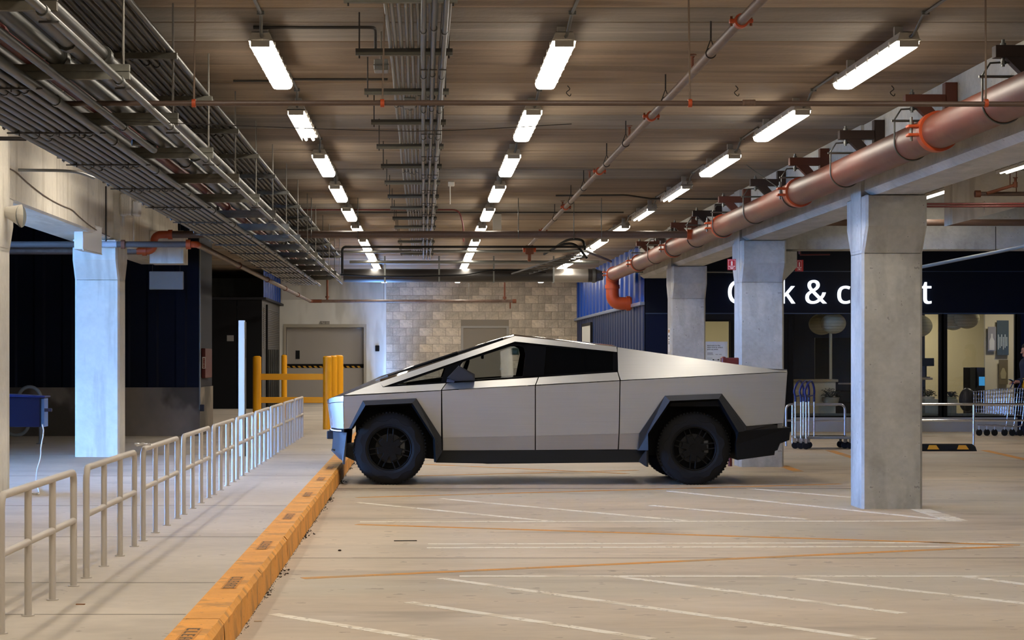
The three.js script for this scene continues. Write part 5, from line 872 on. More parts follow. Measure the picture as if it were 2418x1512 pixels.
// ------------------------------------------------------------------ things at the left pillars
{
  // horn loudspeaker on the pillar at the picture edge
  const p = at(22, 508, 20.0), t = thing('horn_speaker', 'beige horn loudspeaker on the pillar at the left picture edge', 'loudspeaker', V(p.x, p.y - 0.12, p.z));
  const rows = []; for (const [k, s] of [[0, 0.035], [0.4, 0.065], [1, 0.115]]) { const r = []; for (let j = 0; j <= 16; j++) { const a = j / 16 * 2 * Math.PI; r.push(V(p.x - 0.08 + k * 0.2 + Math.cos(a) * s * 0.35, p.y + 0.04 - k * 0.05 + Math.sin(a) * s, p.z + Math.cos(a) * s)); } rows.push(r.reverse()); }
  part(t, 'horn', grid(rows), M.offWhite); part(t, 'horn_face', new THREE.CircleGeometry(0.112, 20).rotateY(Math.PI / 2 - 0.3).translate(p.x + 0.115, p.y - 0.012, p.z), M.conduitGrey); part(t, 'driver', cyl(V(p.x - 0.16, p.y + 0.05, p.z), V(p.x - 0.06, p.y + 0.04, p.z), 0.045, 14), M.offWhite); part(t, 'bracket', [bx(-4.13, p.x - 0.02, p.y + 0.0, p.y + 0.03, p.z - 0.015, p.z + 0.015), cyl(V(p.x - 0.1, p.y + 0.05, p.z), V(p.x - 0.1, p.y + 0.18, p.z), 0.008, 6)], M.offWhite);
  // light box on two hanging tubes from the beam
  const z = 25.6, q = at(200, 560, z), b = thing('light_box', 'white box sign hanging from two tubes before the left pillar', 'sign', V(q.x, q.y - 0.2, -z));
  const x0 = at(175, 0, z).x, x1 = at(196, 0, z).x, x2 = at(227, 0, z).x, yt = at(0, 526, z).y, yb = at(0, 589, z).y;
  part(b, 'case', rbx(x0, x1, yb, yt, -z - 0.62, -z, 0.01), M.white); part(b, 'side_face', slab3([V(x1, yb, -z), V(x2, yb - 0.035, -z - 0.45), V(x2, yt - 0.035, -z - 0.45), V(x1, yt, -z)], V(-0.09, 0, -0.12)), hex(0xf0f1f2, 0.5)); part(b, 'rim', [cyl(V(x1, yb - 0.005, -z), V(x2, yb - 0.04, -z - 0.45), 0.009, 6), cyl(V(x1, yt + 0.004, -z), V(x2, yt - 0.03, -z - 0.45), 0.009, 6)], M.offWhite);
  for (const px of [192, 210]) { const x = at(px, 0, z).x; part(b, 'hanging_tube', [cyl(V(x, yt - 0.02, -z - 0.1), V(x, at(0, 437, z).y, -z - 0.1), 0.013, 10), cyl(V(x, at(0, 478, z).y, -z - 0.1), V(x, at(0, 435, z).y, -z - 0.1), 0.021, 10)], M.offWhite); part(b, 'wall_arm', bx(-4.18, x, at(0, 459, z).y, at(0, 450, z).y, -z - 0.13, -z - 0.07), M.offWhite); }
  part(b, 'cable', tube([V(x1 - 0.05, at(0, 470, z).y, -z - 0.08), at(207, 495, z), at(205, 515, z), at(201, 528, z)], 0.009, 8, 24, 0.5), M.clip);
  // white box on the beam
  const c = thing('beam_box', 'white box fixed to the beam right of the left pillar', 'box', at(300, 512, 27.4)); part(c, 'case', rbx(at(283, 0, 27.4).x, at(311, 0, 27.4).x, at(0, 510, 27.4).y, at(0, 456, 27.4).y, -27.35, -27.75, 0.03), M.concWarm); part(c, 'front', rbx(at(311, 0, 27.4).x, at(327, 0, 27.4).x, at(0, 509, 27.4).y, at(0, 472, 27.4).y, -27.4, -27.7, 0.03), M.white); part(c, 'pipe_tail', cyl(at(291, 510, 27.5), at(291, 535, 27.5), 0.018, 8), M.offWhite); part(c, 'pipe_tail', cyl(at(316, 508, 27.5), at(316, 575, 27.5), 0.01, 8), M.offWhite);
  // beam boxes farther back
  const d = thing('concrete_block', 'pale box-out under the beam end by the orange elbow', 'box', at(380, 600, 30.5)); part(d, 'case', muv(bx(-4.175, at(433, 0, 31).x, at(0, 622, 31).y, at(0, 545, 31).y, -31, -31.6)), M.concWarm);
  const e = thing('hanging_sign', 'blank grey sign panel hanging before the navy wall', 'sign', at(393, 683, 33)); part(e, 'panel', rbx(at(352, 0, 33).x, at(433, 0, 33).x, at(0, 684, 33).y, at(0, 641, 33).y, -33, -33.05, 0.015), hex(0x8f8d86, 0.6)); for (const q of [360, 425]) part(e, 'hanger_rod', cyl(at(q, 641, 33.02), V(at(q, 0, 33.02).x, CEIL, -33.02), 0.006, 6), M.rodDark);
  // conduits on the left wall and beam
  solo('wall_conduit', tube([at(-60, 400, 21), at(60, 402, 21), at(170, 405, 21.5), at(222, 420, 22)], 0.016, 10, 30, 0.5), M.conduitGrey, 'grey conduit bridging to the left cable run', 'conduit');
  solo('wall_conduit', cyl(at(-40, 327, 17), at(62, 328, 17), 0.018, 10), M.rodDark, 'short black pipe at the left picture edge', 'pipe');
  solo('wall_conduit', cyl(V(-4.14, at(0, 440, 26.5).y, -26.5), V(-4.14, at(0, 570, 26.5).y, -26.5), 0.012, 8), M.clip, 'black conduit down the face of the left beam', 'conduit');
  solo('wall_conduit', cyl(at(472, 560, 34.7), at(472, 968, 34.7), 0.016, 8), M.conduitGrey, 'thin conduit down the navy wall to a socket', 'conduit');
  solo('wall_socket', rbx(at(471, 0, 34.6).x, at(481, 0, 34.6).x, at(0, 972, 34.6).y, at(0, 956, 34.6).y, -34.66, -34.75, 0.008), M.charcoalMid, 'small grey socket box on the stained plinth', 'socket');
  const w = []; for (let i = 0; i <= 20; i++) { const k = i / 20; w.push(V(-4.17, EYE + 2.05 - 0.42 * k - 0.05 * Math.abs(Math.sin(k * 9)), -(17.4 + 9.6 * k))); } solo('loose_wire', tube(w, 0.006, 6, 80, 0.5), M.cord, 'loose festooned wire along the left beam', 'wire');
  // fire cabinet
  const fc = thing('fire_cabinet', 'red cabinet lettered FIRE at the corner of the navy wall', 'cabinet', V(-3.7, at(0, 895, 35.2).y, -35.6));
  part(fc, 'cabinet', rbx(-3.838, -3.765, at(0, 893, 35.4).y, at(0, 823, 35.4).y, -35.1, -36.2, 0.015), hex(0x520f0a, 0.6));
  const cv = document.createElement('canvas'); cv.width = 96; cv.height = 256; const x = cv.getContext('2d'); x.fillStyle = '#d9cfc8'; x.fillRect(0, 0, 96, 256); x.fillStyle = '#7a1712'; x.fillRect(22, 26, 52, 214); x.fillStyle = '#d9cfc8'; x.font = 'bold 44px sans-serif'; x.textAlign = 'center'; 'FIRE'.split('').forEach((c, i) => x.fillText(c, 48, 78 + i * 48));
  const tx = new THREE.CanvasTexture(cv); tx.colorSpace = THREE.SRGBColorSpace; part(fc, 'lettering', new THREE.PlaneGeometry(0.062, 0.2).translate(-3.79, at(0, 857, 35.09).y, -35.085), std({ map: tx, roughness: 0.7 }));
  // navy box with cord on the pillar
  const k = thing('navy_box', 'navy blue lidded box on the pillar at the left edge', 'box', at(60, 1010, 20.9)), zk = 20.9, X0 = at(14, 0, zk).x, X1 = at(95, 0, zk).x, Y0 = at(0, 1009, zk).y, Y1 = at(0, 937, zk).y;
  part(k, 'case', rbx(X0, X1, Y0, Y1, -zk, -zk - 0.28, 0.01), dull(0x020a30, 0.5, 0.4)); part(k, 'lid', slab3([V(X0 - 0.01, Y1, -zk + 0.02), V(X1 + 0.05, Y1 - 0.01, -zk + 0.02), V(X1 + 0.05, Y1 + 0.005, -zk + 0.02), V(X0 - 0.01, Y1 + 0.025, -zk + 0.02)], V(0, 0, -0.32)), dull(0x081a55, 0.4, 0.5)); part(k, 'side_plate', rbx(X1, X1 + 0.035, Y0, Y1 - 0.02, -zk - 0.03, -zk - 0.25, 0.006), hex(0x3f6bb0, 0.4)); part(k, 'handle', rbx(X1 + 0.02, X1 + 0.11, at(0, 973, zk).y, at(0, 965, zk).y, -zk - 0.04, -zk - 0.08, 0.008), hex(0x0a1740, 0.5));
  solo('power_cord', tube([at(100, 1002, 20.7), at(103, 1022, 20.7), at(97, 1055, 20.7), at(96, 1080, 20.7), at(88, 1110, 20.7), fl(86, 1140, PATH + 0.01), fl(92, 1166, PATH + 0.01), fl(70, 1164, PATH + 0.01)], 0.006, 8, 60, 0.5), hex(0xd9dce2, 0.5), 'thin white cord hanging from the navy box to the path', 'cord');
  // bike hoop
  const hz = 31.5, h = thing('bike_hoop', 'grey tube hoop standing behind the navy box', 'bike rack', fl(95, 1047, PATH)); const hp = []; for (let i = 0; i <= 22; i++) { const a = Math.PI * (1.35 - i / 22 * 1.35); hp.push(V(at(70, 0, hz).x + Math.cos(a) * 0.17, at(0, 940, hz).y + Math.sin(a) * 0.17, -hz)); } hp.push(V(at(70, 0, hz).x + 0.17, PATH, -hz)); part(h, 'hoop', sweep(hp, 0.028, 12), M.conduitGrey); part(h, 'lower_ring', new THREE.TorusGeometry(0.2, 0.026, 10, 30, Math.PI).rotateZ(Math.PI).translate(at(38, 0, hz).x, at(0, 1010, hz).y + 0.08, -hz), M.conduitGrey); part(h, 'foot_plate', cyl(V(at(70, 0, hz).x + 0.17, PATH, -hz), V(at(70, 0, hz).x + 0.17, PATH + 0.012, -hz), 0.07, 16), M.conduitGrey);
}
// ------------------------------------------------------------------ signs and bits at the right pillars
{
  const z = 28.15, cv = document.createElement('canvas'); cv.width = 160; cv.height = 208; const x = cv.getContext('2d');
  x.fillStyle = '#a81c30'; x.fillRect(0, 0, 160, 208); x.strokeStyle = '#e9d3da'; x.lineWidth = 6; x.strokeRect(14, 14, 132, 180); x.fillStyle = '#f0e4ec'; x.fillRect(14, 132, 132, 12); x.beginPath(); x.moveTo(64, 122); x.lineTo(64, 50); x.quadraticCurveTo(80, 16, 96, 50); x.lineTo(96, 122); x.fill(); x.beginPath(); x.moveTo(32, 160); x.lineTo(128, 160); x.quadraticCurveTo(80, 210, 32, 160); x.fill();
  const t = new THREE.CanvasTexture(cv); t.colorSpace = THREE.SRGBColorSpace; const m = std({ map: t, roughness: 0.5 });
  const a = thing('extinguisher_sign', 'red fire extinguisher sign on the left of the second pillar', 'sign', at(1728, 638, z)); part(a, 'plate', rbx(at(1718, 0, z).x, at(1738, 0, z).x, at(0, 638, z).y, at(0, 612, z).y, -z - 0.012, -z, 0.004), M.sign); part(a, 'print', new THREE.PlaneGeometry(0.112, 0.147).translate(at(1728, 0, z).x, at(0, 625, z).y, -z + 0.001), m);
  const b = thing('extinguisher_sign', 'dark red extinguisher sign right of the corbel', 'sign', at(1889, 641, 28.45)); part(b, 'plate', rbx(5.2, at(1897, 0, 28.45).x, at(0, 641, 28.45).y, at(0, 614, 28.45).y, -28.45, -28.462, 0.003), M.sign); part(b, 'print', new THREE.PlaneGeometry(0.07, 0.15).translate(5.26, at(0, 627.5, 28.45).y, -28.4485), m);
  const r = thing('hose_bracket', 'dark red rounded bar at the second pillar behind the truck bed', 'hose bracket', at(1722, 860, 28.5)); part(r, 'bar', rbx(at(1704, 0, 28.4).x, at(1746, 0, 28.4).x, at(0, 862, 28.4).y, at(0, 845, 28.4).y, -28.36, -28.5, 0.025, 3), M.oxblood ??= hex(0x5c1a1c, 0.4)); part(r, 'end_knob', rbx(at(1703, 0, 28.4).x, at(1714, 0, 28.4).x, at(0, 863, 28.4).y, at(0, 842.5, 28.4).y, -28.35, -28.51, 0.025, 3), M.oxblood); part(r, 'stand', cyl(V(at(1725, 0, 28.4).x, 0, -28.44), V(at(1725, 0, 28.4).x, at(0, 860, 28.4).y, -28.44), 0.03, 10), M.oxblood);
  const s = thing('pillar_sticker', 'small white vertical sticker on the farthest right pillar', 'sticker', V(4.39, at(0, 830, 36.3).y, -36.4)); part(s, 'sticker', bx(4.392, 4.4, at(0, 832, 36.4).y, at(0, 776, 36.4).y, -36.25, -36.5), hex(0xc9ccce, 0.6)); part(s, 'mark', bx(4.39, 4.3925, at(0, 786, 36.4).y, at(0, 779, 36.4).y, -36.28, -36.47), hex(0x9a6a2c, 0.6)); for (const [y0, y1] of [[792, 796], [801, 803], [807, 809], [811, 813]]) part(s, 'mark', bx(4.39, 4.3925, at(0, y1, 36.4).y, at(0, y0, 36.4).y, -36.3, -36.45), M.charcoalMid);
  // notice in the shop window
  const n = thing('window_notice', 'white welcome notice in the shop window beside the second pillar', 'sign', at(1694, 875, ZS)); const c2 = document.createElement('canvas'); c2.width = 520; c2.height = 680; const y = c2.getContext('2d'); y.fillStyle = '#dfe6e8'; y.fillRect(0, 0, 520, 680); y.fillStyle = '#23282b'; y.font = 'bold 40px sans-serif'; y.fillText('Welcome to the', 46, 104); y.fillText('IKEA click & collect', 46, 148); y.fillText('pick up point', 46, 192); y.fillStyle = '#7d868a'; y.fillRect(48, 256, 130, 16); y.fillRect(48, 290, 140, 12); y.fillRect(240, 290, 60, 10); y.fillRect(320, 290, 62, 10); y.fillRect(48, 376, 120, 8); y.fillStyle = '#23282b'; y.fillRect(170, 404, 44, 26); y.fillRect(284, 404, 44, 26); y.fillStyle = '#9aa2a6'; y.fillRect(60, 410, 90, 10); y.fillRect(232, 408, 36, 16);
  const t2 = new THREE.CanvasTexture(c2); t2.colorSpace = THREE.SRGBColorSpace; part(n, 'board', bx(at(1666, 0, ZS).x, at(1719, 0, ZS).x, at(0, 877, ZS).y, at(0, 807, ZS).y, -ZS - 0.06, -ZS - 0.07), M.white); part(n, 'print', new THREE.PlaneGeometry(53 * ZS / F, 70 * ZS / F).translate(at(1692.5, 0, ZS).x, at(0, 842, ZS).y, -ZS - 0.058), std({ map: t2, roughness: 0.6 }));
}
// ------------------------------------------------------------------ lit shop lettering
{
  const font = await new FontLoader().loadAsync('fonts/droid/droid_sans_regular.typeface.json');
  const size = 0.475, txt = 'Click & collect', s = thing('shop_sign', 'lit white lettering of the shop sign on the navy fascia', 'sign', V(sx(1960), sy(718), -ZS + 0.03));
  const glow = std({ color: 0xffffff, emissive: 0xeaf3ff, emissiveIntensity: 1.5, roughness: 0.5 });
  const adv = {}; let w = 0; const scale = size / font.data.resolution; for (const c of txt) { adv[c] = (font.data.glyphs[c] || font.data.glyphs['?']).ha * scale; w += adv[c]; }
  const x0 = sx(1714), x1 = sx(2199), k = (x1 - x0) / w; let x = x0;
  for (const c of txt) { if (c !== ' ') { const g = new TextGeometry(c, { font, size, depth: 0.05, curveSegments: 8, bevelEnabled: true, bevelSize: 0.002, bevelThickness: 0.004, bevelSegments: 1 }); g.scale(k, 1.0, 1).translate(x, sy(717), -ZS + 0.02); part(s, 'letter', g, glow, `lit letter ${c}`); } x += adv[c] * k; }
  const l = new THREE.RectAreaLight(new THREE.Color(0.85, 0.93, 1), 1.6, x1 - x0, 0.45); l.position.set((x0 + x1) / 2, sy(693), -ZS + 0.1).sub(s.position); l.rotation.y = Math.PI; s.add(l);
}
// ------------------------------------------------------------------ inside the shop
{
  // ceiling panel lamps of the shop room
  [[7.0, 46.6], [11.6, 47.2], [12.9, 43.4]].forEach(([x, z], i) => { const t = thing('shop_lamp', ['panel lamp inside the shop behind the welcome notice', 'panel lamp inside the shop at the mullion', 'panel lamp inside the shop at right'][i], 'ceiling light', V(x, 3.03, -z), 'shop panel lamps'); part(t, 'panel', bx(x - 0.3, x + 0.3, 3.015, 3.045, -z - 0.3, -z + 0.3), std({ color: 0xffffff, emissive: 0xfff0d0, emissiveIntensity: 6 })); const l = new THREE.RectAreaLight(new THREE.Color(1, 0.92, 0.74), [60, 75, 40][i], 0.55, 0.55); l.position.set(0, -0.02, 0); l.rotation.x = -Math.PI / 2; t.add(l); });
  const lantern = (px, py, z, r, label) => { const c = at(px, py, z), t = thing('paper_lantern', label, 'lamp shade', V(c.x, c.y - r * 0.8, -z), 'paper lanterns in the shop'); const g = new THREE.SphereGeometry(r, 32, 24).scale(1, 0.84, 1).translate(c.x, c.y, -z); part(t, 'shade', g, new THREE.MeshPhysicalMaterial({ color: 0xcfc8a4, roughness: 0.9 })); for (let k = 0; k < 7; k++) { const a = -0.9 + k * 0.3; part(t, 'wire_ring', new THREE.TorusGeometry(r * Math.cos(a) * 1.004, 0.003, 5, 40).rotateX(Math.PI / 2).translate(c.x, c.y + r * 0.84 * Math.sin(a), -z), hex(0xa8a184, 0.9)); } part(t, 'cord', cyl(V(c.x, c.y + r * 0.8, -z), V(c.x, 3.05, -z), 0.006, 6), M.charcoal); };
  lantern(1940, 766, 43.2, 0.27, 'paper lantern at left behind the long pale pole'); lantern(1968, 764, 42.7, 0.26, 'paper lantern right above the long pale pole'); lantern(2170, 770, 43.2, 0.28, 'paper lantern half hidden by the nearest pillar'); lantern(2250, 755, 43.4, 0.27, 'paper lantern just right of the window mullion'); lantern(2283, 752, 42.8, 0.26, 'rightmost paper lantern in the shop window');
  const z = 42.7; solo('lamp_pole', cyl(V(at(1961.5, 0, z).x, 0.02, -z), V(at(1961.5, 0, z).x, at(0, 786, z).y, -z), 0.031, 16), hex(0xb8b391, 0.7), 'long pale pole under a paper lantern in the shop', 'pole');
  // counters and tables
  const ct = thing('shop_counter', 'pale shop counter behind the blue trolley handles', 'counter', at(1915, 985, 42.9)); part(ct, 'worktop', rbx(at(1868, 0, 42.7).x, at(1975, 0, 42.7).x, at(0, 902, 42.7).y, at(0, 896, 42.7).y, -42.5, -43.1, 0.006), hex(0x9a8a66, 0.5)); part(ct, 'front_panel', bx(at(1870, 0, 42.6).x, at(1972, 0, 42.6).x, 0.02, at(0, 902, 42.7).y, -42.55, -43.0), hex(0xc2bb99, 0.7));
  const tb = thing('round_table', 'small wooden table right of the shop counter', 'table', at(1995, 985, 42.6)); part(tb, 'table_top', cyl(V(at(2016, 0, 42.5).x, at(0, 908, 42.5).y, -42.6), V(at(2016, 0, 42.5).x, at(0, 905, 42.5).y, -42.6), 0.3, 28), hex(0x8f7c58, 0.5)); part(tb, 'stem', cyl(V(at(2016, 0, 42.5).x, 0.02, -42.6), V(at(2016, 0, 42.5).x, at(0, 908, 42.5).y, -42.6), 0.025, 12), M.charcoal); part(tb, 'base', cyl(V(at(2016, 0, 42.5).x, 0.02, -42.6), V(at(2016, 0, 42.5).x, 0.04, -42.6), 0.2, 24), M.charcoal);
  const plant = (px, py, zz, s, label, potMat) => { const c = at(px, py, zz), t = thing('potted_plant', label, 'potted plant', V(c.x, c.y - 0.2, c.z), 'potted plants in the shop'); part(t, 'pot', cyl(V(c.x, c.y - 0.24, c.z), V(c.x, c.y - 0.06, c.z), s * 0.55, 18, s * 0.75), potMat); const lf = []; for (let i = 0; i < 90; i++) { const a = rr(0, 6.28), e = rr(0.1, 1.3), r = s * rr(0.5, 1.15), p = V(c.x + Math.cos(a) * Math.cos(e) * r, c.y - 0.06 + Math.sin(e) * r * 0.75, c.z + Math.sin(a) * Math.cos(e) * r * 0.7); lf.push(new THREE.OctahedronGeometry(0.032, 0).scale(1.3, 0.22, 0.8).rotateY(a).rotateZ(rr(-0.8, 0.8)).translate(p.x, p.y, p.z)); } const m = part(t, 'foliage', merge(lf), hex(0x1e2a22, 0.8)); m.userData.kind = 'stuff'; const st = []; for (let i = 0; i < 10; i++) { const a = i / 10 * 6.28; st.push(cyl(V(c.x, c.y - 0.08, c.z), V(c.x + Math.cos(a) * s * 0.6, c.y + s * 0.3, c.z + Math.sin(a) * s * 0.4), 0.006, 5)); } part(t, 'stem', merge(st), hex(0x2f3a26, 0.8)); };
  plant(1962, 932, 42.35, 0.24, 'broad dark bush in a low pot by the shop window', hex(0x8b8466, 0.7)); plant(2192, 930, 42.4, 0.18, 'dark plant left of the window mullion', hex(0xa6a28a, 0.7)); plant(2246, 931, 42.4, 0.15, 'dark plant right of the window mullion', hex(0x9aa286, 0.7));
  const pl = thing('plant_shelf', 'low pale shelf under the plants at the mullion', 'shelf', at(2215, 985, 42.5)); part(pl, 'shelf_board', rbx(at(2178, 0, 42.4).x, at(2256, 0, 42.4).x, at(0, 951, 42.4).y, at(0, 943, 42.4).y, -42.2, -42.6, 0.006), hex(0x99a092, 0.6)); part(pl, 'panel', bx(at(2180, 0, 42.4).x, at(2254, 0, 42.4).x, 0.02, at(0, 951, 42.4).y, -42.25, -42.55), hex(0x78827e, 0.7));
  const mo = thing('monitor', 'black monitor on a stand right of the nearest pillar', 'monitor', at(2190, 885, 43)); part(mo, 'screen', rbx(at(2174, 0, 43).x, at(2206, 0, 43).x, at(0, 865, 43).y, at(0, 846, 43).y, -43, -43.05, 0.008), M.black); part(mo, 'stand', [cyl(at(2186, 892, 43.02), at(2186, 862, 43.02), 0.02, 10), rbx(at(2178, 0, 43).x, at(2194, 0, 43).x, at(0, 892, 43).y, at(0, 890, 43).y, -42.9, -43.1, 0.004)], M.black); part(mo, 'desk', rbx(at(2170, 0, 43).x, at(2197, 0, 43).x, at(0, 897, 43).y, at(0, 892, 43).y, -42.8, -43.2, 0.006), hex(0x8f7c58, 0.5)); part(mo, 'desk_leg', cyl(V(at(2182, 0, 43).x, 0.02, -43), V(at(2182, 0, 43).x, at(0, 896, 43).y, -43), 0.03, 10), M.charcoal);
  const kiosk = thing('kiosk_screen', 'dark standing screen behind the pale pole in the shop', 'screen', at(1990, 900, 44)); part(kiosk, 'panel', rbx(at(1925, 0, 44).x, at(2040, 0, 44).x, 0.02, at(0, 798, 44).y, -44, -44.1, 0.01), M.black); 
  const art = (a, b, c, d, zz, m, label, extra) => { const t = thing('wall_poster', label, 'poster', at((a + b) / 2, d, zz), 'posters on the shop wall'); part(t, 'sheet', bx(at(a, 0, zz).x, at(b, 0, zz).x, at(0, d, zz).y, at(0, c, zz).y, -zz, -zz - 0.02), m); if (extra) extra(t); };
  art(2333, 2352, 772, 829, 44.9, hex(0x7b7a86, 0.7), 'left grey poster with pale bottle shapes on the shop wall', t => { part(t, 'print', new THREE.LatheGeometry([[0.001, 0], [0.06, 0], [0.06, 0.2], [0.02, 0.28], [0.02, 0.36]].map(p => new THREE.Vector2(...p)), 14).scale(1, 1, 0.05).translate(at(2342, 0, 44.9).x, at(0, 827, 44.9).y, -44.895), hex(0xb5b6bc, 0.7)); });
  art(2354, 2382, 757, 839, 44.9, hex(0x2b3d4c, 0.7), 'large dark blue poster with pale drips on the shop wall', t => { for (let i = 0; i < 6; i++) part(t, 'print', rbx(at(2356 + i * 4, 0, 44.9).x, at(2358.4 + i * 4, 0, 44.9).x, at(0, 826 - (i % 3) * 4, 44.9).y, at(0, 790 + (i % 2) * 6, 44.9).y, -44.893, -44.9, 0.003), hex(0x9aa4ac, 0.7)); });
  art(2359, 2380, 850, 908, 44.9, hex(0x5a4f36, 0.7), 'small brown framed picture under the dark poster', t => part(t, 'print', new THREE.LatheGeometry([[0.001, 0], [0.05, 0], [0.07, 0.12], [0.02, 0.24]].map(p => new THREE.Vector2(...p)), 14).scale(1, 1, 0.05).translate(at(2369, 0, 44.9).x, at(0, 895, 44.9).y, -44.895), hex(0x8d8466, 0.7)));
  const co = thing('drinks_cooler', 'dark drinks cooler with a lit blue panel in the shop', 'cooler', at(2308, 985, 43.5)); part(co, 'case', rbx(at(2292, 0, 43.5).x, at(2326, 0, 43.5).x, 0.02, at(0, 868, 43.5).y, -43.5, -44.1, 0.01), M.black); part(co, 'side_panel', bx(at(2291, 0, 43.5).x, at(2303, 0, 43.5).x, 0.02, at(0, 869, 43.5).y, -43.49, -43.5), hex(0x35362c, 0.6)); part(co, 'display_panel', bx(at(2312, 0, 43.48).x, at(2325, 0, 43.48).x, at(0, 911, 43.5).y, at(0, 890, 43.5).y, -43.47, -43.49), std({ color: 0x2e6f9c, emissive: 0x3f9bd8, emissiveIntensity: 0.7 }));
  const bag = thing('wrapped_chair', 'dark plastic wrapped bundle beside the shopping trolleys', 'bundle', at(2282, 985, 42.3)); part(bag, 'bundle', new THREE.IcosahedronGeometry(0.22, 2).scale(0.8, 1.15, 0.5).translate(at(2284, 0, 42.3).x, at(0, 945, 42.3).y, -42.3), hex(0x2a2a2c, 0.35));
  solo('window_bench', bx(sx(1868), sx(2402), 0.02, sy(978), -ZS - 0.3, -ZS - 0.5), hex(0x55605f, 0.7), 'low grey ledge inside behind the shop glass', 'ledge');
}
// ------------------------------------------------------------------ barriers, trolleys before the shop
{
  const z = 35, s = F / z, top = at(0, 955, z).y, mid = at(0, 993, z).y;
  const a = thing('chrome_handrail', 'chrome handrail right of the nearest pillar with one post', 'handrail', V(at(2300, 0, z).x, 0, -z)); part(a, 'top_rail', bent([V(at(2060, 0, z).x, 0, -z), V(at(2060, 0, z).x, top, -z), V(at(2428, 0, z).x, top, -z), V(at(2428, 0, z).x, 0, -z)], 0.021, 0.09, 14), M.chrome); part(a, 'mid_rail', cyl(V(at(2060, 0, z).x, mid, -z), V(at(2428, 0, z).x, mid, -z), 0.018, 12), M.chrome); part(a, 'post', cyl(V(at(2299, 0, z).x, 0, -z), V(at(2299, 0, z).x, top, -z), 0.021, 14), M.chrome);
  const b = thing('chrome_handrail', 'chrome handrail behind the flat trolleys', 'handrail', V(at(1940, 0, z).x, 0, -z - 0.4)); const zb = z - 0.1; part(b, 'top_rail', bent([V(at(1856, 0, zb).x, 0, -zb), V(at(1856, 0, zb).x, top - 0.0, -zb), V(at(1995, 0, zb).x, top - 0.0, -zb), V(at(1995, 0, zb).x, 0, -zb)], 0.02, 0.1, 14), M.chromeSoft); part(b, 'mid_rail', cyl(V(at(1856, 0, zb).x, mid, -zb), V(at(1995, 0, zb).x, mid, -zb), 0.017, 12), M.chromeSoft); part(b, 'post', cyl(V(at(1871, 0, zb).x, 0, -zb), V(at(1871, 0, zb).x, top, -zb), 0.018, 12), M.chrome);
  // flat trolleys with blue handles, pushed into each other
  const tz = 33.9, mk = (px, k, label) => {
    const x0 = at(px, 0, tz).x, zz = tz - k * 0.10, t = thing('flat_trolley', label, 'trolley', V(x0 + 0.4, 0, -zz - 0.2), 'flat trolleys before the shop'), h = at(0, 900, tz).y, hb = at(0, 938, tz).y, d = 0.30;
    part(t, 'deck', rbx(x0 + 0.02, x0 + 0.9, 0.17 - k * 0.0, 0.21, -zz - 0.04, -zz - 0.5, 0.01), M.conduitGrey);
    const p = [V(x0, hb, -zz), V(x0 - 0.02, hb + 0.1, -zz), V(x0 + 0.03, h - 0.05, -zz - 0.03), V(x0 + 0.10, h, -zz - 0.12), V(x0 + 0.15, h - 0.04, -zz - 0.2), V(x0 + 0.185, hb + 0.12, -zz - 0.26), V(x0 + 0.19, hb, -zz - d)];
    part(t, 'handle', [sweep(new THREE.CatmullRomCurve3(p, false, 'catmullrom', 0.4).getPoints(30), 0.018, 10), cyl(V(x0, hb, -zz), V(x0, hb - 0.08, -zz), 0.02, 10), cyl(V(x0 + 0.19, hb, -zz - d), V(x0 + 0.19, hb - 0.08, -zz - d), 0.02, 10), cyl(V(x0, hb + 0.01, -zz), V(x0 + 0.19, hb + 0.03, -zz - d), 0.012, 8)], M.blueHandle);
    part(t, 'upright', cyl(V(x0, 0.18, -zz), V(x0, hb - 0.07, -zz), 0.0145, 12), M.chrome); part(t, 'upright', cyl(V(x0 + 0.19, 0.18, -zz - d), V(x0 + 0.19, hb - 0.07, -zz - d), 0.0145, 12), M.chrome);
    for (const [wx, wz] of [[0.0, 0.02], [0.12, 0.4], [0.84, 0.08], [0.84, 0.44]]) { const c = part(t, 'castor', [cyl(V(x0 + wx, 0.058, -zz - wz - 0.015), V(x0 + wx, 0.058, -zz - wz + 0.015), 0.058, 18)], M.rubber); part(c, 'fork', [bx(x0 + wx - 0.02, x0 + wx + 0.02, 0.1, 0.18, -zz - wz - 0.022, -zz - wz + 0.022)], M.chromeSoft); }
  };
  mk(1878, 0, 'flat trolley with blue handle nearest to the truck tail'); mk(1888, 1.2, 'middle flat trolley with blue handle'); mk(1897, 2.4, 'rightmost flat trolley with blue handle');
  // rubber wheel stop
  const w = thing('wheel_stop', 'black rubber wheel stop with yellow patches', 'wheel stop', V(at(2230, 0, 33).x, 0, -33)); const x0 = at(2140, 0, 33).x, x1 = at(2307, 0, 33).x;
  part(w, 'body', slab3([V(x0, 0, -33), V(x1, 0, -33), V(x1 - 0.02, 0.075, -33.02), V(x1 - 0.06, 0.115, -33.05), V(x0 + 0.05, 0.115, -33.05), V(x0, 0.075, -33.02)], V(0, 0, -0.16)), M.rubber);
  for (const px of [2190, 2260]) { const c = p => at(p, 0, 33).x; part(w, 'reflector_patch', slab3([V(c(px), 0.03, -32.995), V(c(px + 28), 0.03, -32.995), V(c(px + 22), 0.098, -33.03), V(c(px + 5), 0.098, -33.03)], V(0, 0, -0.02)), hex(0xd9951a, 0.4)); }
  // nested shopping trolleys
  const gz = 39.4, P = (px, py, d = 0) => at(px, py, gz + d);
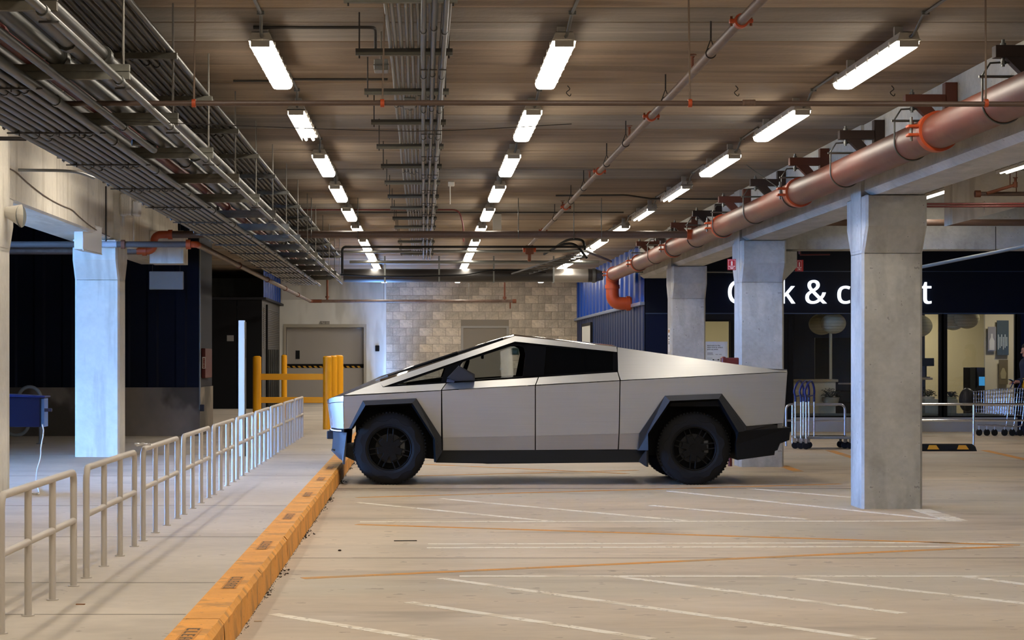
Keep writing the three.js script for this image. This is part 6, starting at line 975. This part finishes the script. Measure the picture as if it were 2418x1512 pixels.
  const cart = (dx, label) => {
    const off = p => V(p.x + dx, p.y, p.z), t = thing('shopping_trolley', label, 'shopping trolley', V(P(2350, 0).x + dx, 0, -gz - 0.25), 'nested shopping trolleys');
    const wires = [], N1 = 14; for (const d of [0, 0.5]) for (let i = 0; i <= N1; i++) { const k = i / N1; wires.push(cyl(off(P(2299 + 86 * k, 925 - 9 * k, d * (0.8 + 0.2 * k))), off(P(2300 + 78 * k, 974 + 8 * k, d * (0.7 + 0.3 * k))), 0.0045, 5)); }
    for (let j = 0; j <= 6; j++) { const y = j / 6; wires.push(cyl(off(P(2299, 925 + 49 * y)), off(P(2299, 925 + 49 * y, 0.4)), 0.0045, 5)); for (const d of [0, 0.45]) wires.push(cyl(off(P(2299, 925 + 49 * y, d * 0.85)), off(P(2386 - 8 * y, 916 + 66 * y, d)), 0.0045, 5)); }
    for (let i = 0; i <= 10; i++) wires.push(cyl(off(P(2300 + 78 * i / 10, 974 + 8 * i / 10)), off(P(2300 + 78 * i / 10, 974 + 8 * i / 10, 0.42)), 0.004, 5));
    part(t, 'basket', merge(wires), M.chrome); part(t, 'handle', [cyl(off(P(2392, 905)), off(P(2392, 905, 0.5)), 0.015, 10), cyl(off(P(2386, 917)), off(P(2392, 905)), 0.011, 8), cyl(off(P(2386, 917, 0.5)), off(P(2392, 905, 0.5)), 0.011, 8)], M.blueHandle);
    for (const d of [0, 0.48]) part(t, 'frame', bent([off(P(2384, 930, d)), off(P(2376, 1008, d)), off(P(2308, 1004, d))], 0.012, 0.06, 8), M.chrome);
    for (const [px, d] of [[2312, 0.04], [2312, 0.42], [2372, 0.02], [2372, 0.48]]) { const c = off(P(px, 1010, d)); part(t, 'castor', cyl(V(c.x, 0.062, c.z - 0.014), V(c.x, 0.062, c.z + 0.014), 0.06, 18), M.rubber); part(t, 'fork', cyl(V(c.x, 0.062, c.z), V(c.x, c.y + 0.04, c.z), 0.012, 6), M.chromeSoft); }
  };
  ['shopping trolley at the closed end of the nested row', 'middle shopping trolley of the nested row', 'shopping trolley nearest to the person at right'].forEach((l, i) => cart(i * 0.15, l));
}
// ------------------------------------------------------------------ person at the right edge
{
  const z = 39.7, X = at(2428, 0, z).x, zz = -z;
  // capsule field: [ax,ay,az,bx,by,bz,ra,rb]; the person faces left (-x)
  const legs = [[0.0, 0.92, 0.09, 0.02, 0.5, 0.10, 0.085, 0.062], [0.02, 0.5, 0.10, 0.06, 0.1, 0.10, 0.06, 0.045], [0.0, 0.92, -0.09, -0.06, 0.5, -0.10, 0.085, 0.062], [-0.06, 0.5, -0.10, -0.04, 0.1, -0.10, 0.06, 0.045], [0.07, 0.05, 0.1, -0.11, 0.035, 0.1, 0.045, 0.035], [-0.03, 0.05, -0.1, -0.21, 0.035, -0.1, 0.045, 0.035]];
  const torso = [[0, 0.95, 0, 0.0, 1.15, 0, 0.15, 0.14], [0, 1.15, 0, -0.02, 1.38, 0, 0.14, 0.15], [-0.01, 1.40, 0.15, -0.01, 1.40, -0.15, 0.075, 0.075], [-0.01, 1.40, 0.17, 0.02, 1.13, 0.2, 0.055, 0.045], [0.02, 1.13, 0.2, -0.2, 1.06, 0.17, 0.044, 0.036], [-0.01, 1.40, -0.17, 0.02, 1.13, -0.2, 0.055, 0.045], [0.02, 1.13, -0.2, -0.22, 1.04, -0.12, 0.044, 0.036], [-0.02, 1.45, 0, -0.03, 1.54, 0, 0.055, 0.05]];
  const hand = s => { const o = []; const hx = -0.22, hy = s > 0 ? 1.05 : 1.03, hz = s > 0 ? 0.17 : -0.12; o.push([hx, hy, hz, hx - 0.06, hy, hz, 0.028, 0.03]); for (let f = 0; f < 4; f++) { const dz = -0.027 + f * 0.018, l = [0.05, 0.06, 0.055, 0.042][f]; o.push([hx - 0.07, hy, hz + dz, hx - 0.07 - l * 0.6, hy - 0.008, hz + dz, 0.0095, 0.009], [hx - 0.07 - l * 0.6, hy - 0.008, hz + dz, hx - 0.07 - l * 0.8, hy - 0.03, hz + dz, 0.009, 0.008]); } o.push([hx - 0.03, hy + 0.01, hz - s * 0.025, hx - 0.07, hy + 0.025, hz - s * 0.04, 0.011, 0.009]); return o; };
  const head = [[-0.045, 1.66, 0, -0.03, 1.60, 0, 0.085, 0.07], [-0.03, 1.68, 0, 0.0, 1.68, 0, 0.09, 0.09], [-0.12, 1.63, 0, -0.135, 1.615, 0, 0.014, 0.016], [-0.07, 1.565, 0, -0.085, 1.56, 0, 0.03, 0.028], [-0.01, 1.63, 0.082, -0.01, 1.6, 0.08, 0.02, 0.014], [-0.01, 1.63, -0.082, -0.01, 1.6, -0.08, 0.02, 0.014], [-0.02, 1.46, 0, -0.025, 1.56, 0, 0.048, 0.05]];
  const hair = [[0.0, 1.71, 0, 0.03, 1.65, 0, 0.1, 0.095], [-0.06, 1.735, 0, 0.02, 1.74, 0, 0.062, 0.075], [0.06, 1.62, 0, 0.07, 1.5, 0, 0.06, 0.045]];
  const field = (caps, cell, k = 0.03) => {
    let lo = V(1e9, 1e9, 1e9), hi = V(-1e9, -1e9, -1e9); for (const c of caps) { const r = Math.max(c[6], c[7]) + 0.03; for (const o of [0, 3]) { lo.min(V(c[o] - r, c[o + 1] - r, c[o + 2] - r)); hi.max(V(c[o] + r, c[o + 1] + r, c[o + 2] + r)); } }
    const size = Math.max(hi.x - lo.x, hi.y - lo.y, hi.z - lo.z), n = Math.min(150, Math.ceil(size / cell) + 4), mc = new MarchingCubes(n, new THREE.MeshStandardMaterial(), false, false, 400000); mc.isolation = 0;
    const mid = lo.clone().add(hi).multiplyScalar(0.5), half = size / 2 * 1.04;
    for (let iz = 0; iz < n; iz++) for (let iy = 0; iy < n; iy++) for (let ix = 0; ix < n; ix++) {
      const p = [mid.x + (ix / n * 2 - 1) * half, mid.y + (iy / n * 2 - 1) * half, mid.z + (iz / n * 2 - 1) * half]; let d = 1e9;
      for (const c of caps) { const ex = c[3] - c[0], ey = c[4] - c[1], ez = c[5] - c[2], L = ex * ex + ey * ey + ez * ez || 1e-9, t = Math.max(0, Math.min(1, ((p[0] - c[0]) * ex + (p[1] - c[1]) * ey + (p[2] - c[2]) * ez) / L)); const q = Math.hypot(p[0] - c[0] - ex * t, p[1] - c[1] - ey * t, p[2] - c[2] - ez * t) - (c[6] + (c[7] - c[6]) * t); const h = Math.max(k - Math.abs(d - q), 0) / k; d = Math.min(d, q) - h * h * k * 0.25; }
      mc.field[iz * n * n + iy * n + ix] = -d;
    }
    mc.update(); const g = new THREE.BufferGeometry(), cnt = mc.count; g.setAttribute('position', new THREE.Float32BufferAttribute(mc.positionArray.slice(0, cnt * 3), 3)); g.setAttribute('normal', new THREE.Float32BufferAttribute(mc.normalArray.slice(0, cnt * 3), 3)); g.setAttribute('uv', new THREE.Float32BufferAttribute(new Float32Array(cnt * 2), 2));
    g.scale(half, half, half).translate(mid.x + X, mid.y, mid.z + zz); return g;
  };
  const t = thing('person', 'person in dark clothes and a yellow scarf holding a phone at the right picture edge', 'person', V(X, 0, zz));
  const skin = hex(0xa07058, 0.6);
  part(t, 'body', merge([field(head, 0.006, 0.02), field(hand(1), 0.0035, 0.008), field(hand(-1), 0.0035, 0.008)]), skin);
  part(t, 'trousers', field(legs, 0.013), hex(0x10182c, 0.85)); part(t, 'jacket', field(torso, 0.013), hex(0x131a2e, 0.85)); part(t, 'hair', field(hair, 0.01, 0.03), hex(0x17110e, 0.7));
  for (const s of [-1, 1]) part(t, 'eye', new THREE.SphereGeometry(0.011, 10, 8).translate(X - 0.118, 1.652, zz + s * 0.032), hex(0x1c1412, 0.3)); part(t, 'mouth', new THREE.SphereGeometry(0.014, 10, 8).scale(0.5, 0.35, 1.4).translate(X - 0.113, 1.585, zz), hex(0x7c4038, 0.6));
  const sc = thing('yellow_scarf', 'yellow garment draped over the arm of the person at right', 'scarf', V(X - 0.1, 0.85, zz + 0.2)); const rows = []; for (let i = 0; i <= 8; i++) { const r = []; for (let j = 0; j <= 10; j++) { const a = j / 10 * Math.PI; r.push(V(X - 0.16 + i * 0.022, 1.07 + Math.sin(a) * 0.05 - (1 - Math.sin(a)) * 0.16, zz + 0.18 + Math.cos(a) * (0.055 + 0.01 * Math.sin(i * 1.7)))); } rows.push(r); } part(sc, 'cloth', merge([grid(rows), grid(rows.map(r => r.map(q => q.clone().add(V(0, -0.005, 0)))).map(r => r.reverse()))]), hex(0xd9a81e, 0.85));
  const ph = thing('phone', 'phone with a lit blue screen in the hand of the person', 'phone', V(X - 0.3, 1.05, zz - 0.1)); const pg = rbx(-0.04, 0.04, -0.006, 0.006, -0.075, 0.075, 0.005); part(ph, 'case', pg.rotateZ(-0.5).translate(X - 0.3, 1.075, zz - 0.12), M.black); part(ph, 'screen', new THREE.PlaneGeometry(0.07, 0.14).rotateX(-Math.PI / 2).rotateZ(-0.5).translate(X - 0.2965, 1.083, zz - 0.12), std({ color: 0x3a6ea8, emissive: 0x3f86d0, emissiveIntensity: 0.8 }));
}
renderer.render(scene, camera);
